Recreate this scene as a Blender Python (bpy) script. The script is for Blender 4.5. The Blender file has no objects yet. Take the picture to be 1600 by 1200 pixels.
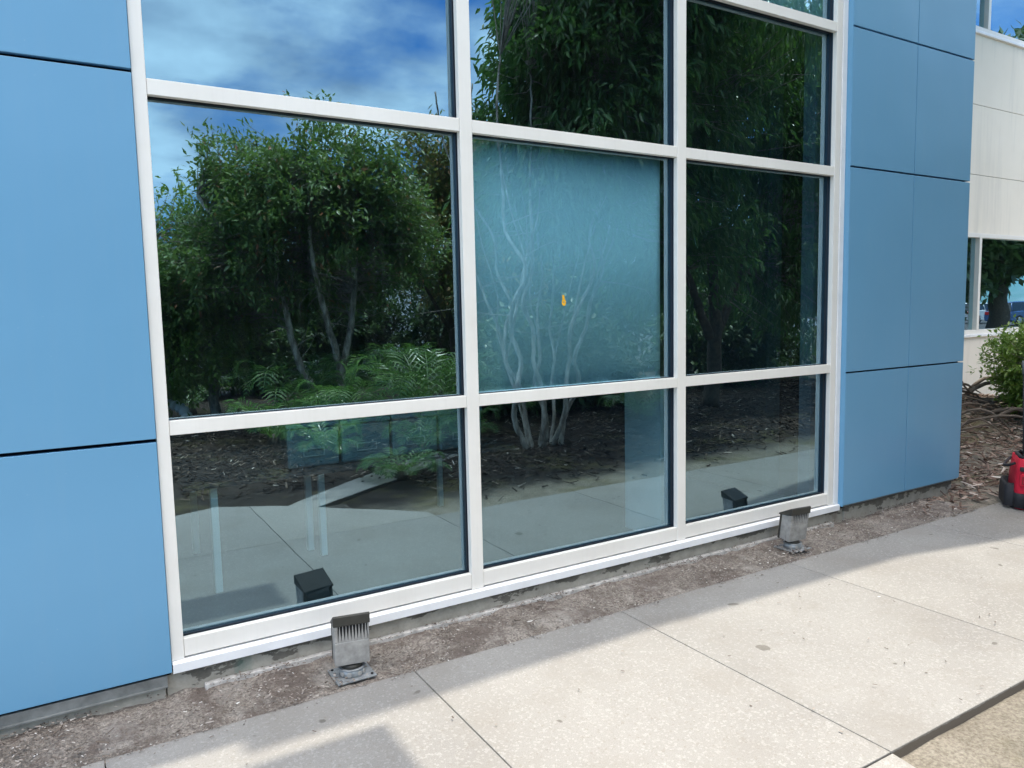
import bpy, math, random
import numpy as np
from mathutils import Vector, Matrix, noise

S = bpy.context.scene
COL = S.collection
R = math.radians

# ------------------------------------------------------------------ camera
cam_d = bpy.data.cameras.new("camera")
cam = bpy.data.objects.new("camera", cam_d)
COL.objects.link(cam)
S.camera = cam
cam_d.sensor_fit = 'HORIZONTAL'
cam_d.sensor_width = 36.0
cam_d.lens = 1160.02 / 1600 * 36
cam_d.clip_start = 0.05
cam_d.clip_end = 2000
_y, _p, _r = R(30.95155), R(5.56947), R(-1.22486)
_F = Vector((math.sin(_y) * math.cos(_p), math.cos(_y) * math.cos(_p), -math.sin(_p)))
_R0 = Vector((math.cos(_y), -math.sin(_y), 0))
_U0 = _R0.cross(_F)
_R = _R0 * math.cos(_r) + _U0 * math.sin(_r)
_U = -_R0 * math.sin(_r) + _U0 * math.cos(_r)
cam.matrix_world = Matrix(((_R.x, _U.x, -_F.x, 0), (_R.y, _U.y, -_F.y, -3.2), (_R.z, _U.z, -_F.z, 1.54), (0, 0, 0, 1)))

# ------------------------------------------------------------------ light
TO_SUN = Vector((0.35, 0.0725, 1.0)).normalized()
SUN_EL = math.asin(TO_SUN.z)
SUN_ROT = math.atan2(TO_SUN.x, TO_SUN.y)
sun_d = bpy.data.lights.new("sun", 'SUN')
sun_d.energy = 2.6
sun_d.angle = R(0.53)
sun_d.color = (1.0, 0.93, 0.80)
sun = bpy.data.objects.new("sun", sun_d)
COL.objects.link(sun)
sun.rotation_euler = TO_SUN.to_track_quat('Z', 'Y').to_euler()

world = bpy.data.worlds.new("World")
S.world = world
world.use_nodes = True
wt = world.node_tree
wt.nodes.clear()
wn = wt.nodes.new
wl = wt.links.new
w_out = wn('ShaderNodeOutputWorld')
w_bg = wn('ShaderNodeBackground')
w_bg.inputs['Strength'].default_value = 0.15
w_sky = wn('ShaderNodeTexSky')
w_sky.sky_type = 'NISHITA'
w_sky.sun_disc = False
w_sky.sun_elevation = SUN_EL
w_sky.sun_rotation = SUN_ROT
w_sky.air_density = 1.1
w_sky.dust_density = 0.3
w_sky.ozone_density = 4.0
w_tc = wn('ShaderNodeTexCoord')
w_sep = wn('ShaderNodeSeparateXYZ')
wl(w_tc.outputs['Generated'], w_sep.inputs[0])
w_zz = wn('ShaderNodeMath'); w_zz.operation = 'MAXIMUM'; w_zz.inputs[1].default_value = 0.0
wl(w_sep.outputs['Z'], w_zz.inputs[0])
w_za = wn('ShaderNodeMath'); w_za.operation = 'ADD'; w_za.inputs[1].default_value = 0.22
wl(w_zz.outputs[0], w_za.inputs[0])
w_dx = wn('ShaderNodeMath'); w_dx.operation = 'DIVIDE'
w_dy = wn('ShaderNodeMath'); w_dy.operation = 'DIVIDE'
wl(w_sep.outputs['X'], w_dx.inputs[0]); wl(w_za.outputs[0], w_dx.inputs[1])
wl(w_sep.outputs['Y'], w_dy.inputs[0]); wl(w_za.outputs[0], w_dy.inputs[1])
w_cmb = wn('ShaderNodeCombineXYZ')
wl(w_dx.outputs[0], w_cmb.inputs[0]); wl(w_dy.outputs[0], w_cmb.inputs[1])
w_cmb.inputs[2].default_value = 1.2
w_n1 = wn('ShaderNodeTexNoise')
w_n1.inputs['Scale'].default_value = 1.35
w_n1.inputs['Detail'].default_value = 7
w_n1.inputs['Roughness'].default_value = 0.56
w_n1.inputs['Distortion'].default_value = 0.1
wl(w_cmb.outputs[0], w_n1.inputs['Vector'])
w_r1 = wn('ShaderNodeValToRGB')
w_r1.color_ramp.elements[0].position = 0.41
w_r1.color_ramp.elements[1].position = 0.57
wl(w_n1.outputs['Fac'], w_r1.inputs[0])
w_n2 = wn('ShaderNodeTexNoise')
w_n2.inputs['Scale'].default_value = 2.6
w_n2.inputs['Detail'].default_value = 5
wl(w_cmb.outputs[0], w_n2.inputs['Vector'])
w_r2 = wn('ShaderNodeValToRGB')
w_r2.color_ramp.elements[0].position = 0.36
w_r2.color_ramp.elements[0].color = (0.17, 0.25, 0.36, 1)
w_r2.color_ramp.elements[1].position = 0.62
w_r2.color_ramp.elements[1].color = (0.42, 0.55, 0.66, 1)
wl(w_n2.outputs['Fac'], w_r2.inputs[0])
# clouds nearer the sun overhead are brighter and whiter
w_up = wn('ShaderNodeMapRange'); w_up.inputs[1].default_value = 0.50; w_up.inputs[2].default_value = 0.85
wl(w_sep.outputs['Z'], w_up.inputs[0])
w_cl = wn('ShaderNodeMix'); w_cl.data_type = 'RGBA'
wl(w_up.outputs[0], w_cl.inputs[0]); wl(w_r2.outputs['Color'], w_cl.inputs[6]); w_cl.inputs[7].default_value = (1.72, 1.63, 1.57, 1)
w_cc = wn('ShaderNodeVectorMath'); w_cc.operation = 'SCALE'
w_cc.inputs['Scale'].default_value = 13.5
wl(w_cl.outputs[2], w_cc.inputs[0])
w_mix = wn('ShaderNodeMix'); w_mix.data_type = 'RGBA'
w_cov = wn('ShaderNodeMath'); w_cov.operation = 'MAXIMUM'
w_cv = wn('ShaderNodeMath'); w_cv.operation = 'MULTIPLY'; w_cv.inputs[1].default_value = 0.8; wl(w_up.outputs[0], w_cv.inputs[0])
wl(w_r1.outputs['Color'], w_cov.inputs[0]); wl(w_cv.outputs[0], w_cov.inputs[1])
wl(w_cov.outputs[0], w_mix.inputs[0])
w_deep = wn('ShaderNodeMix'); w_deep.data_type = 'RGBA'; w_deep.blend_type = 'MULTIPLY'; w_deep.inputs[0].default_value = 1.0
w_deep.inputs[7].default_value = (0.30, 0.64, 0.96, 1)
wl(w_sky.outputs['Color'], w_deep.inputs[6]); wl(w_deep.outputs[2], w_mix.inputs[6])
wl(w_cc.outputs[0], w_mix.inputs[7])
wl(w_mix.outputs[2], w_bg.inputs['Color'])
wl(w_bg.outputs[0], w_out.inputs[0])

S.view_settings.view_transform = 'Standard'
S.view_settings.look = 'None'
S.view_settings.gamma = 1.0
S.view_settings.exposure = 0.9
S.render.engine = 'CYCLES'
S.cycles.max_bounces = 10
S.cycles.transparent_max_bounces = 24
S.cycles.glossy_bounces = 5
S.cycles.use_denoising = True

random.seed(11)
RNG = np.random.default_rng(5)

# ------------------------------------------------------------------ materials
def mat(name):
    m = bpy.data.materials.new(name)
    m.use_nodes = True
    nt = m.node_tree
    b = nt.nodes['Principled BSDF']
    return m, nt, b

def link(nt, a, b): nt.links.new(a, b)

def coords(nt, scale=(1, 1, 1)):
    tc = nt.nodes.new('ShaderNodeTexCoord')
    mp = nt.nodes.new('ShaderNodeMapping')
    mp.inputs['Scale'].default_value = scale
    link(nt, tc.outputs['Object'], mp.inputs['Vector'])
    return mp.outputs['Vector']

def nz(nt, vec, scale, detail=4, rough=0.5, dist=0.0):
    n = nt.nodes.new('ShaderNodeTexNoise')
    n.inputs['Scale'].default_value = scale
    n.inputs['Detail'].default_value = detail
    n.inputs['Roughness'].default_value = rough
    n.inputs['Distortion'].default_value = dist
    if vec is not None: link(nt, vec, n.inputs['Vector'])
    return n.outputs['Fac']

def ramp(nt, fac, stops):
    r = nt.nodes.new('ShaderNodeValToRGB')
    e = r.color_ramp.elements
    while len(e) < len(stops): e.new(0.5)
    for i, (p, c) in enumerate(stops):
        e[i].position = p
        e[i].color = (*c, 1) if len(c) == 3 else c
    link(nt, fac, r.inputs[0])
    return r.outputs['Color']

def mixc(nt, fac, a, b, mode='MIX'):
    m = nt.nodes.new('ShaderNodeMix'); m.data_type = 'RGBA'; m.blend_type = mode
    if isinstance(fac, (int, float)): m.inputs[0].default_value = fac
    else: link(nt, fac, m.inputs[0])
    for i, v in ((6, a), (7, b)):
        if isinstance(v, tuple): m.inputs[i].default_value = (*v, 1)
        else: link(nt, v, m.inputs[i])
    return m.outputs[2]

def bump(nt, b, h, strength, dist=0.01):
    n = nt.nodes.new('ShaderNodeBump')
    n.inputs['Strength'].default_value = strength
    n.inputs['Distance'].default_value = dist
    link(nt, h, n.inputs['Height'])
    link(nt, n.outputs[0], b.inputs['Normal'])
    return n

def simple(name, c, rough=0.5, metal=0.0, vary=0.12, scale=6, bmp=0.0, bscale=60, spec=0.5):
    m, nt, b = mat(name)
    v = coords(nt)
    f = nz(nt, v, scale, 5, 0.6)
    lo = tuple(x * (1 - vary) for x in c); hi = tuple(min(1, x * (1 + vary)) for x in c)
    link(nt, ramp(nt, f, [(0.3, lo), (0.7, hi)]), b.inputs['Base Color'])
    b.inputs['Roughness'].default_value = rough
    b.inputs['Metallic'].default_value = metal
    b.inputs['Specular IOR Level'].default_value = spec
    if bmp: bump(nt, b, nz(nt, v, bscale, 4), bmp, 0.004)
    return m

M = {}
def build_materials():
    # aluminium frame, off-white satin
    m, nt, b = mat('painted_aluminium')
    v = coords(nt)
    f = nz(nt, v, 3.0, 5, 0.6)
    c = ramp(nt, f, [(0.3, (0.83, 0.79, 0.72)), (0.7, (0.90, 0.865, 0.80))])
    st = nz(nt, coords(nt, (30, 30, 1.2)), 2.0, 4, 0.6)
    c = mixc(nt, ramp(nt, st, [(0.5, (0, 0, 0)), (0.8, (0.12, 0.12, 0.12))]), c, (0.62, 0.58, 0.50))
    link(nt, c, b.inputs['Base Color'])
    b.inputs['Roughness'].default_value = 0.38
    M['frame'] = m
    M['web'] = simple('slate_frame_web', (0.035, 0.07, 0.10), 0.35, vary=0.1)
    M['sill'] = simple('white_sill_paint', (0.88, 0.88, 0.88), 0.45, vary=0.06, scale=9)
    M['gasket'] = simple('dark_gasket', (0.02, 0.025, 0.035), 0.4)
    M['gap'] = simple('panel_joint_dark', (0.004, 0.006, 0.012), 0.9, spec=0.1)
    # blue panels
    m, nt, b = mat('blue_composite_panel')
    v = coords(nt)
    f = nz(nt, v, 0.8, 3, 0.5)
    c = ramp(nt, f, [(0.3, (0.140, 0.335, 0.515)), (0.7, (0.156, 0.36, 0.545))])
    f2 = nz(nt, v, 55, 2, 0.5)
    c = mixc(nt, ramp(nt, f2, [(0.74, (0, 0, 0)), (0.80, (0.2, 0.2, 0.2))]), c, (0.55, 0.62, 0.68))
    st = nz(nt, coords(nt, (9, 9, 0.7)), 2.0, 5, 0.6)
    c = mixc(nt, ramp(nt, st, [(0.5, (0, 0, 0)), (0.8, (0.05, 0.05, 0.05))]), c, (0.36, 0.42, 0.46))
    link(nt, c, b.inputs['Base Color'])
    b.inputs['Roughness'].default_value = 0.3
    bump(nt, b, nz(nt, v, 1.6, 2, 0.4), 0.5, 0.02)
    b.inputs['Metallic'].default_value = 0.0
    b.inputs['Specular IOR Level'].default_value = 0.4
    M['panel'] = m
    # stucco
    m, nt, b = mat('beige_stucco')
    v = coords(nt)
    f = nz(nt, v, 0.9, 6, 0.65)
    c = ramp(nt, f, [(0.3, (0.83, 0.765, 0.65)), (0.7, (0.89, 0.825, 0.71))])
    st = nz(nt, coords(nt, (3, 3, 0.25)), 2.0, 5, 0.6)
    c = mixc(nt, ramp(nt, st, [(0.5, (0, 0, 0)), (0.8, (0.35, 0.35, 0.35))]), c, (0.47, 0.45, 0.41))
    link(nt, c, b.inputs['Base Color'])
    b.inputs['Roughness'].default_value = 0.9
    bump(nt, b, nz(nt, v, 120, 4), 0.25, 0.003)
    M['stucco'] = m
    # foundation concrete with patches of paint and dirt
    m, nt, b = mat('stained_foundation_concrete')
    v = coords(nt)
    f = nz(nt, v, 14, 6, 0.7)
    base = ramp(nt, f, [(0.3, (0.33, 0.30, 0.25)), (0.7, (0.50, 0.46, 0.39))])
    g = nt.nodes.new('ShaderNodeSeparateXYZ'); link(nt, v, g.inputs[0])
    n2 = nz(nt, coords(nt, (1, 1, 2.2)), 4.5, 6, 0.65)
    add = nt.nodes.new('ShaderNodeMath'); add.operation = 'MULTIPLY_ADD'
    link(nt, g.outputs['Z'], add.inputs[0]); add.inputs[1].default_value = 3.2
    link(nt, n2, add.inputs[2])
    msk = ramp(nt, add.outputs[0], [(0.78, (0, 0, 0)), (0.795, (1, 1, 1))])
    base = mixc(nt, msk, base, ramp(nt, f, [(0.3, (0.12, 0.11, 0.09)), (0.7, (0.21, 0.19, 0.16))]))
    rs = nz(nt, coords(nt, (1, 1, 0.6)), 1.9, 5, 0.6)
    base = mixc(nt, ramp(nt, rs, [(0.62, (0, 0, 0)), (0.70, (0.7, 0.7, 0.7))]), base, (0.10, 0.055, 0.04))
    gr = nz(nt, coords(nt, (1.3, 1, 1)), 2.3, 5, 0.6, 0.4)
    base = mixc(nt, ramp(nt, gr, [(0.66, (0, 0, 0)), (0.74, (0.5, 0.5, 0.5))]), base, (0.13, 0.22, 0.18))
    link(nt, base, b.inputs['Base Color'])
    b.inputs['Roughness'].default_value = 0.95
    bump(nt, b, f, 0.6, 0.01)
    M['curb'] = m
    M['ledge'] = simple('old_white_ledge', (0.5, 0.48, 0.45), 0.9, vary=0.35, scale=30, bmp=0.8, bscale=90)
    M['flash'] = simple('galvanised_flashing', (0.23, 0.24, 0.235), 0.5, 0.4, vary=0.3, scale=14)
    # walkway concrete (exposed aggregate)
    m, nt, b = mat('walkway_concrete')
    v = coords(nt)
    f = nz(nt, v, 0.9, 6, 0.62, 0.3)
    c = ramp(nt, f, [(0.32, (0.275, 0.262, 0.248)), (0.5, (0.325, 0.313, 0.296)), (0.7, (0.36, 0.348, 0.33))])
    vo = nt.nodes.new('ShaderNodeTexVoronoi'); vo.inputs['Scale'].default_value = 120
    link(nt, v, vo.inputs['Vector'])
    sp = nt.nodes.new('ShaderNodeSeparateColor'); link(nt, vo.outputs['Color'], sp.inputs[0])
    c = mixc(nt, ramp(nt, sp.outputs[0], [(0.0, (0.55, 0.55, 0.55)), (0.12, (0, 0, 0))]), c, (0.27, 0.245, 0.21))
    c = mixc(nt, ramp(nt, sp.outputs[1], [(0.78, (0, 0, 0)), (0.9, (0.6, 0.6, 0.6))]), c, (0.44, 0.43, 0.41))
    fine = nz(nt, v, 230, 3, 0.7)
    c = mixc(nt, 0.55, c, ramp(nt, fine, [(0.3, (0.42, 0.40, 0.36)), (0.7, (1.0, 1.0, 1.0))]), 'MULTIPLY')
    spt = nz(nt, v, 7.5, 2, 0.4)
    c = mixc(nt, ramp(nt, spt, [(0.735, (0, 0, 0)), (0.75, (0.75, 0.75, 0.75))]), c, (0.10, 0.09, 0.075))
    stn = nz(nt, v, 2.2, 5, 0.6)
    c = mixc(nt, ramp(nt, stn, [(0.50, (0, 0, 0)), (0.70, (0.5, 0.5, 0.5))]), c, (0.23, 0.21, 0.185))
    gi = nt.nodes.new('ShaderNodeNewGeometry')
    c = mixc(nt, 1.0, c, ramp(nt, gi.outputs['Random Per Island'], [(0, (0.90, 0.90, 0.90)), (1, (1.06, 1.05, 1.03))]), 'MULTIPLY')
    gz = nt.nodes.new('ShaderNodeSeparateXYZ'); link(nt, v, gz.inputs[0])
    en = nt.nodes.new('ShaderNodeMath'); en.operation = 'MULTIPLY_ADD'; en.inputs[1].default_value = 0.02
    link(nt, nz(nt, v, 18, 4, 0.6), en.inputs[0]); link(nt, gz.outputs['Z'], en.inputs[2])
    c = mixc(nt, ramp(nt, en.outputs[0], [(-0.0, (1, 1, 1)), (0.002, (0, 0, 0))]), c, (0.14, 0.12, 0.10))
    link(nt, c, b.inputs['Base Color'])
    b.inputs['Roughness'].default_value = 0.85
    bump(nt, b, fine, 0.35, 0.004)
    M['path'] = m
    M['joint'] = simple('joint_dirt', (0.07, 0.06, 0.05), 0.95, vary=0.5, scale=40)
    # dirt
    m, nt, b = mat('dry_dirt')
    v = coords(nt)
    f = nz(nt, v, 5, 8, 0.72, 0.3)
    c = ramp(nt, f, [(0.28, (0.17, 0.145, 0.12)), (0.5, (0.33, 0.29, 0.25)), (0.72, (0.46, 0.42, 0.37))])
    f2 = nz(nt, v, 90, 5, 0.75)
    c = mixc(nt, 0.85, c, ramp(nt, f2, [(0.36, (0.22, 0.2, 0.19)), (0.6, (1.1, 1.1, 1.1))]), 'MULTIPLY')
    f5 = nz(nt, v, 28, 5, 0.7, 0.6)
    c = mixc(nt, ramp(nt, f5, [(0.54, (0, 0, 0)), (0.64, (0.6, 0.6, 0.6))]), c, (0.13, 0.10, 0.085))
    f3 = nz(nt, v, 4.0, 6, 0.7, 0.8)
    c = mixc(nt, ramp(nt, f3, [(0.50, (0, 0, 0)), (0.60, (0.7, 0.7, 0.7))]), c, (0.13, 0.10, 0.085))
    f6 = nz(nt, v, 3.1, 6, 0.75, 0.4)
    c = mixc(nt, ramp(nt, f6, [(0.55, (0, 0, 0)), (0.66, (0.55, 0.55, 0.55))]), c, (0.42, 0.39, 0.35))
    link(nt, c, b.inputs['Base Color'])
    b.inputs['Roughness'].default_value = 0.95
    bump(nt, b, f2, 0.9, 0.012)
    M['dirt'] = m
    # sandy soil of the bed edge, slightly green
    m, nt, b = mat('bed_soil')
    v = coords(nt)
    f = nz(nt, v, 2.2, 8, 0.72, 0.3)
    c = ramp(nt, f, [(0.3, (0.15, 0.13, 0.10)), (0.5, (0.27, 0.24, 0.19)), (0.7, (0.37, 0.335, 0.275))])
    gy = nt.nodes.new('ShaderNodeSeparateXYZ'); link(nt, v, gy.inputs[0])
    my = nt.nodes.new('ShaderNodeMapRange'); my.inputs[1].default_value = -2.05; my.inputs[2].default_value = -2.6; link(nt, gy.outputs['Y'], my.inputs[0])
    c = mixc(nt, my.outputs[0], c, ramp(nt, f, [(0.3, (0.02, 0.015, 0.011)), (0.7, (0.055, 0.04, 0.03))]))  # mulch floor beyond the edge, with tree shade put into its dark tone
    f4 = nz(nt, v, 1.3, 4, 0.6)
    c = mixc(nt, ramp(nt, f4, [(0.52, (0, 0, 0)), (0.66, (0.55, 0.55, 0.55))]), c, (0.17, 0.15, 0.05))
    f2 = nz(nt, v, 70, 5, 0.75)
    c = mixc(nt, 0.8, c, ramp(nt, f2, [(0.32, (0.35, 0.32, 0.3)), (0.62, (1.1, 1.1, 1.1))]), 'MULTIPLY')
    link(nt, c, b.inputs['Base Color'])
    b.inputs['Roughness'].default_value = 0.95
    bump(nt, b, f2, 0.9, 0.015)
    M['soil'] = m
    # island-random bits (mulch chips, leaf litter, pebbles)
    def island(name, stops, rough=0.85):
        m, nt, b = mat(name)
        ge = nt.nodes.new('ShaderNodeNewGeometry')
        link(nt, ramp(nt, ge.outputs['Random Per Island'], stops), b.inputs['Base Color'])
        b.inputs['Roughness'].default_value = rough
        return m
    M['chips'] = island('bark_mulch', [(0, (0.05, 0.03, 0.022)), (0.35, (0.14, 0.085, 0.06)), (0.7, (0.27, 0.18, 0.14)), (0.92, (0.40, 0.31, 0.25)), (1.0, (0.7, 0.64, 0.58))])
    M['chips_dark'] = island('shade_toned_bed_mulch', [(0, (0.016, 0.011, 0.008)), (0.5, (0.045, 0.03, 0.022)), (0.85, (0.10, 0.07, 0.05)), (0.97, (0.27, 0.21, 0.16)), (1.0, (0.6, 0.54, 0.48))])  # darker copy of the bark mulch, tree shade put into its colours
    M['litter'] = island('leaf_litter', [(0, (0.09, 0.065, 0.05)), (0.4, (0.2, 0.165, 0.135)), (0.8, (0.36, 0.31, 0.27)), (0.97, (0.45, 0.41, 0.37)), (1.0, (0.8, 0.78, 0.74))])
    # foliage
    def leaf(name, stops, trans, rough=0.38, tr=0.25):
        m, nt, b = mat(name)
        ge = nt.nodes.new('ShaderNodeNewGeometry')
        c = ramp(nt, ge.outputs['Random Per Island'], stops)
        link(nt, c, b.inputs['Base Color'])
        b.inputs['Roughness'].default_value = rough
        t = nt.nodes.new('ShaderNodeBsdfTranslucent')
        t.inputs['Color'].default_value = (*trans, 1)
        mx = nt.nodes.new('ShaderNodeMixShader'); mx.inputs[0].default_value = tr
        link(nt, b.outputs[0], mx.inputs[1]); link(nt, t.outputs[0], mx.inputs[2])
        link(nt, mx.outputs[0], nt.nodes['Material Output'].inputs['Surface'])
        return m
    M['leaf_mango'] = leaf('dark_long_leaves', [(0, (0.03, 0.07, 0.022)), (0.5, (0.065, 0.14, 0.04)), (0.85, (0.14, 0.25, 0.08)), (1, (0.3, 0.36, 0.2))], (0.2, 0.42, 0.08), 0.22, 0.32)
    M['leaf_olive'] = leaf('olive_leaves', [(0, (0.07, 0.13, 0.04)), (0.6, (0.12, 0.22, 0.06)), (0.94, (0.2, 0.29, 0.09)), (0.97, (0.36, 0.11, 0.06)), (1, (0.4, 0.16, 0.08))], (0.25, 0.42, 0.08))
    M['leaf_bright'] = leaf('fresh_leaves', [(0, (0.09, 0.18, 0.03)), (0.6, (0.16, 0.28, 0.05)), (1, (0.27, 0.36, 0.09))], (0.3, 0.48, 0.08))
    M['leaf_rust'] = leaf('green_and_rust_leaves', [(0, (0.08, 0.15, 0.04)), (0.6, (0.14, 0.23, 0.06)), (0.85, (0.28, 0.2, 0.07)), (1, (0.42, 0.19, 0.07))], (0.33, 0.34, 0.08))
    M['leaf_hedge'] = leaf('hedge_leaves', [(0, (0.035, 0.07, 0.025)), (0.7, (0.075, 0.135, 0.045)), (1, (0.14, 0.2, 0.08))], (0.12, 0.22, 0.05))
    M['frond'] = leaf('palm_frond_green', [(0, (0.045, 0.11, 0.03)), (0.7, (0.095, 0.20, 0.05)), (1, (0.18, 0.28, 0.09))], (0.2, 0.42, 0.08), 0.28, 0.25)
    m, nt, b = mat('pale_bark')
    v = coords(nt, (1, 1, 0.35))
    f = nz(nt, v, 14, 5, 0.65)
    link(nt, ramp(nt, f, [(0.35, (0.14, 0.12, 0.09)), (0.5, (0.36, 0.325, 0.275)), (0.64, (0.62, 0.58, 0.51))]), b.inputs['Base Color'])
    b.inputs['Roughness'].default_value = 0.85
    bump(nt, b, f, 0.5, 0.01)
    M['bark_pale'] = m
    M['bark_dark'] = simple('brown_bark', (0.10, 0.08, 0.06), 0.9, vary=0.5, scale=16, bmp=0.8, bscale=40)
    M['twig'] = simple('grey_twig', (0.30, 0.26, 0.22), 0.85, vary=0.4, scale=20)
    M['root'] = simple('weathered_root', (0.15, 0.12, 0.095), 0.9, vary=0.4, scale=12, bmp=0.6)
    # glass
    m, nt, b = mat('coated_window_glass')
    nt.nodes.remove(b)
    v = coords(nt, (1.0, 1.0, 1.0))
    n1 = nz(nt, coords(nt, (0.55, 1, 2.6)), 2.2, 2, 0.4)
    n2 = nz(nt, coords(nt, (1.0, 1, 1.0)), 11, 2, 0.5)
    ad = nt.nodes.new('ShaderNodeMath'); ad.operation = 'MULTIPLY_ADD'
    link(nt, n2, ad.inputs[0]); ad.inputs[1].default_value = 0.012; link(nt, n1, ad.inputs[2])
    bp = nt.nodes.new('ShaderNodeBump'); bp.inputs['Strength'].default_value = 1.0; bp.inputs['Distance'].default_value = 0.00025
    link(nt, ad.outputs[0], bp.inputs['Height'])
    gl = nt.nodes.new('ShaderNodeBsdfGlossy'); gl.inputs['Roughness'].default_value = 0.0
    gl.inputs['Color'].default_value = (0.60, 0.86, 1.0, 1)
    link(nt, bp.outputs[0], gl.inputs['Normal'])
    tr = nt.nodes.new('ShaderNodeBsdfTransparent')
    tr.inputs['Color'].default_value = (0.56, 0.86, 0.94, 1)
    ge = nt.nodes.new('ShaderNodeNewGeometry')
    dt = nt.nodes.new('ShaderNodeVectorMath'); dt.operation = 'DOT_PRODUCT'
    link(nt, ge.outputs['Normal'], dt.inputs[0]); link(nt, ge.outputs['Incoming'], dt.inputs[1])
    ab = nt.nodes.new('ShaderNodeMath'); ab.operation = 'ABSOLUTE'; link(nt, dt.outputs['Value'], ab.inputs[0])
    om = nt.nodes.new('ShaderNodeMath'); om.operation = 'SUBTRACT'; om.inputs[0].default_value = 1.0; link(nt, ab.outputs[0], om.inputs[1])
    pw = nt.nodes.new('ShaderNodeMath'); pw.operation = 'POWER'; pw.inputs[1].default_value = 4.0; link(nt, om.outputs[0], pw.inputs[0])
    fr = nt.nodes.new('ShaderNodeMath'); fr.operation = 'MULTIPLY_ADD'; fr.inputs[1].default_value = 0.62; fr.inputs[2].default_value = 0.36
    link(nt, pw.outputs[0], fr.inputs[0])
    mx = nt.nodes.new('ShaderNodeMixShader')
    link(nt, fr.outputs[0], mx.inputs[0])
    link(nt, tr.outputs[0], mx.inputs[1]); link(nt, gl.outputs[0], mx.inputs[2])
    # faint dust film
    df = nt.nodes.new('ShaderNodeBsdfDiffuse'); df.inputs['Color'].default_value = (0.5, 0.55, 0.56, 1)
    dn = nz(nt, coords(nt, (14, 1, 0.6)), 3, 5, 0.6)
    dr = nt.nodes.new('ShaderNodeMapRange'); link(nt, dn, dr.inputs[0])
    dr.inputs[1].default_value = 0.35; dr.inputs[2].default_value = 0.8; dr.inputs[3].default_value = 0.0; dr.inputs[4].default_value = 0.012
    mx2 = nt.nodes.new('ShaderNodeMixShader')
    link(nt, dr.outputs[0], mx2.inputs[0]); link(nt, mx.outputs[0], mx2.inputs[1]); link(nt, df.outputs[0], mx2.inputs[2])
    link(nt, mx2.outputs[0], nt.nodes['Material Output'].inputs['Surface'])
    M['glass'] = m
    m, nt, b = mat('glass_inner_face'); nt.nodes.remove(b)
    tr = nt.nodes.new('ShaderNodeBsdfTransparent')
    link(nt, tr.outputs[0], nt.nodes['Material Output'].inputs['Surface'])
    M['glass_in'] = m
    # interior
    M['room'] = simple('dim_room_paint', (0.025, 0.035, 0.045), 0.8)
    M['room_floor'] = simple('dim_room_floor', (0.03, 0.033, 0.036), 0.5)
    M['drywall'] = simple('white_drywall', (0.78, 0.80, 0.82), 0.7, vary=0.04)
    M['drywall2'] = simple('grey_painted_return', (0.16, 0.19, 0.24), 0.6, vary=0.04)
    m, nt, b = mat('blind_fabric')
    v = coords(nt)
    f = nz(nt, coords(nt, (1, 1, 0.15)), 3, 4, 0.5)
    link(nt, ramp(nt, f, [(0.3, (0.68, 0.70, 0.72)), (0.7, (0.78, 0.79, 0.80))]), b.inputs['Base Color'])
    b.inputs['Roughness'].default_value = 0.9
    M['blind'] = m
    M['bin'] = simple('pale_storage_plastic', (0.20, 0.25, 0.28), 0.4, vary=0.1)
    M['binlabel'] = simple('white_card', (0.42, 0.44, 0.45), 0.5, vary=0.03)
    M['white_metal'] = simple('white_powder_coat', (0.85, 0.87, 0.88), 0.35, vary=0.03)
    M['orange'] = simple('orange_plastic', (1.0, 0.50, 0.03), 0.4, vary=0.05)
    # floodlight
    M['lamp'] = simple('grey_cast_aluminium', (0.36, 0.35, 0.33), 0.5, 0.2, vary=0.3, scale=22, bmp=0.3, bscale=140)
    M['lampcap'] = simple('bronze_cap_paint', (0.05, 0.048, 0.040), 0.55, 0.2, vary=0.2, scale=18)
    M['lampdark'] = simple('dark_vent_inside', (0.012, 0.012, 0.012), 0.8)
    M['lamplens'] = simple('dark_lens_glass', (0.02, 0.03, 0.03), 0.08)
    M['zinc'] = simple('weathered_zinc', (0.33, 0.35, 0.36), 0.5, 0.5, vary=0.3, scale=25, bmp=0.2)
    # bag
    M['bagred'] = simple('red_nylon', (0.62, 0.008, 0.035), 0.75, vary=0.15, scale=20, bmp=0.4, bscale=180)
    M['bagred2'] = simple('dark_red_rubber', (0.26, 0.008, 0.012), 0.5)
    M['bagblack'] = simple('black_nylon', (0.018, 0.018, 0.022), 0.7, vary=0.3, scale=20, bmp=0.6, bscale=30)
    M['baggrey'] = simple('grey_tarp', (0.12, 0.135, 0.135), 0.5, vary=0.3, scale=12)
    M['asphalt'] = simple('parking_asphalt', (0.06, 0.06, 0.062), 0.9, vary=0.3, scale=3, bmp=0.3)
    M['grass'] = simple('far_ground', (0.10, 0.12, 0.05), 0.95, vary=0.4, scale=0.6)
    M['white_wall'] = simple('white_siding', (0.72, 0.73, 0.72), 0.7, vary=0.05)
    M['car_white'] = simple('white_car_paint', (0.75, 0.76, 0.77), 0.2, vary=0.02)
    M['car_blue'] = simple('blue_car_paint', (0.06, 0.13, 0.30), 0.2, vary=0.02)
    M['car_grey'] = simple('silver_car_paint', (0.40, 0.43, 0.46), 0.22, 0.4, vary=0.02)
    M['car_glass'] = simple('car_glass', (0.02, 0.03, 0.035), 0.05)
    M['tyre'] = simple('tyre_rubber', (0.02, 0.02, 0.02), 0.85)
    M['rim'] = simple('alloy_rim', (0.5, 0.5, 0.52), 0.3, 0.8)
    M['tail'] = simple('red_tail_lamp', (0.55, 0.02, 0.02), 0.2)
    M['yellow'] = simple('yellow_fascia', (0.75, 0.55, 0.12), 0.6, vary=0.05)
build_materials()

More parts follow.
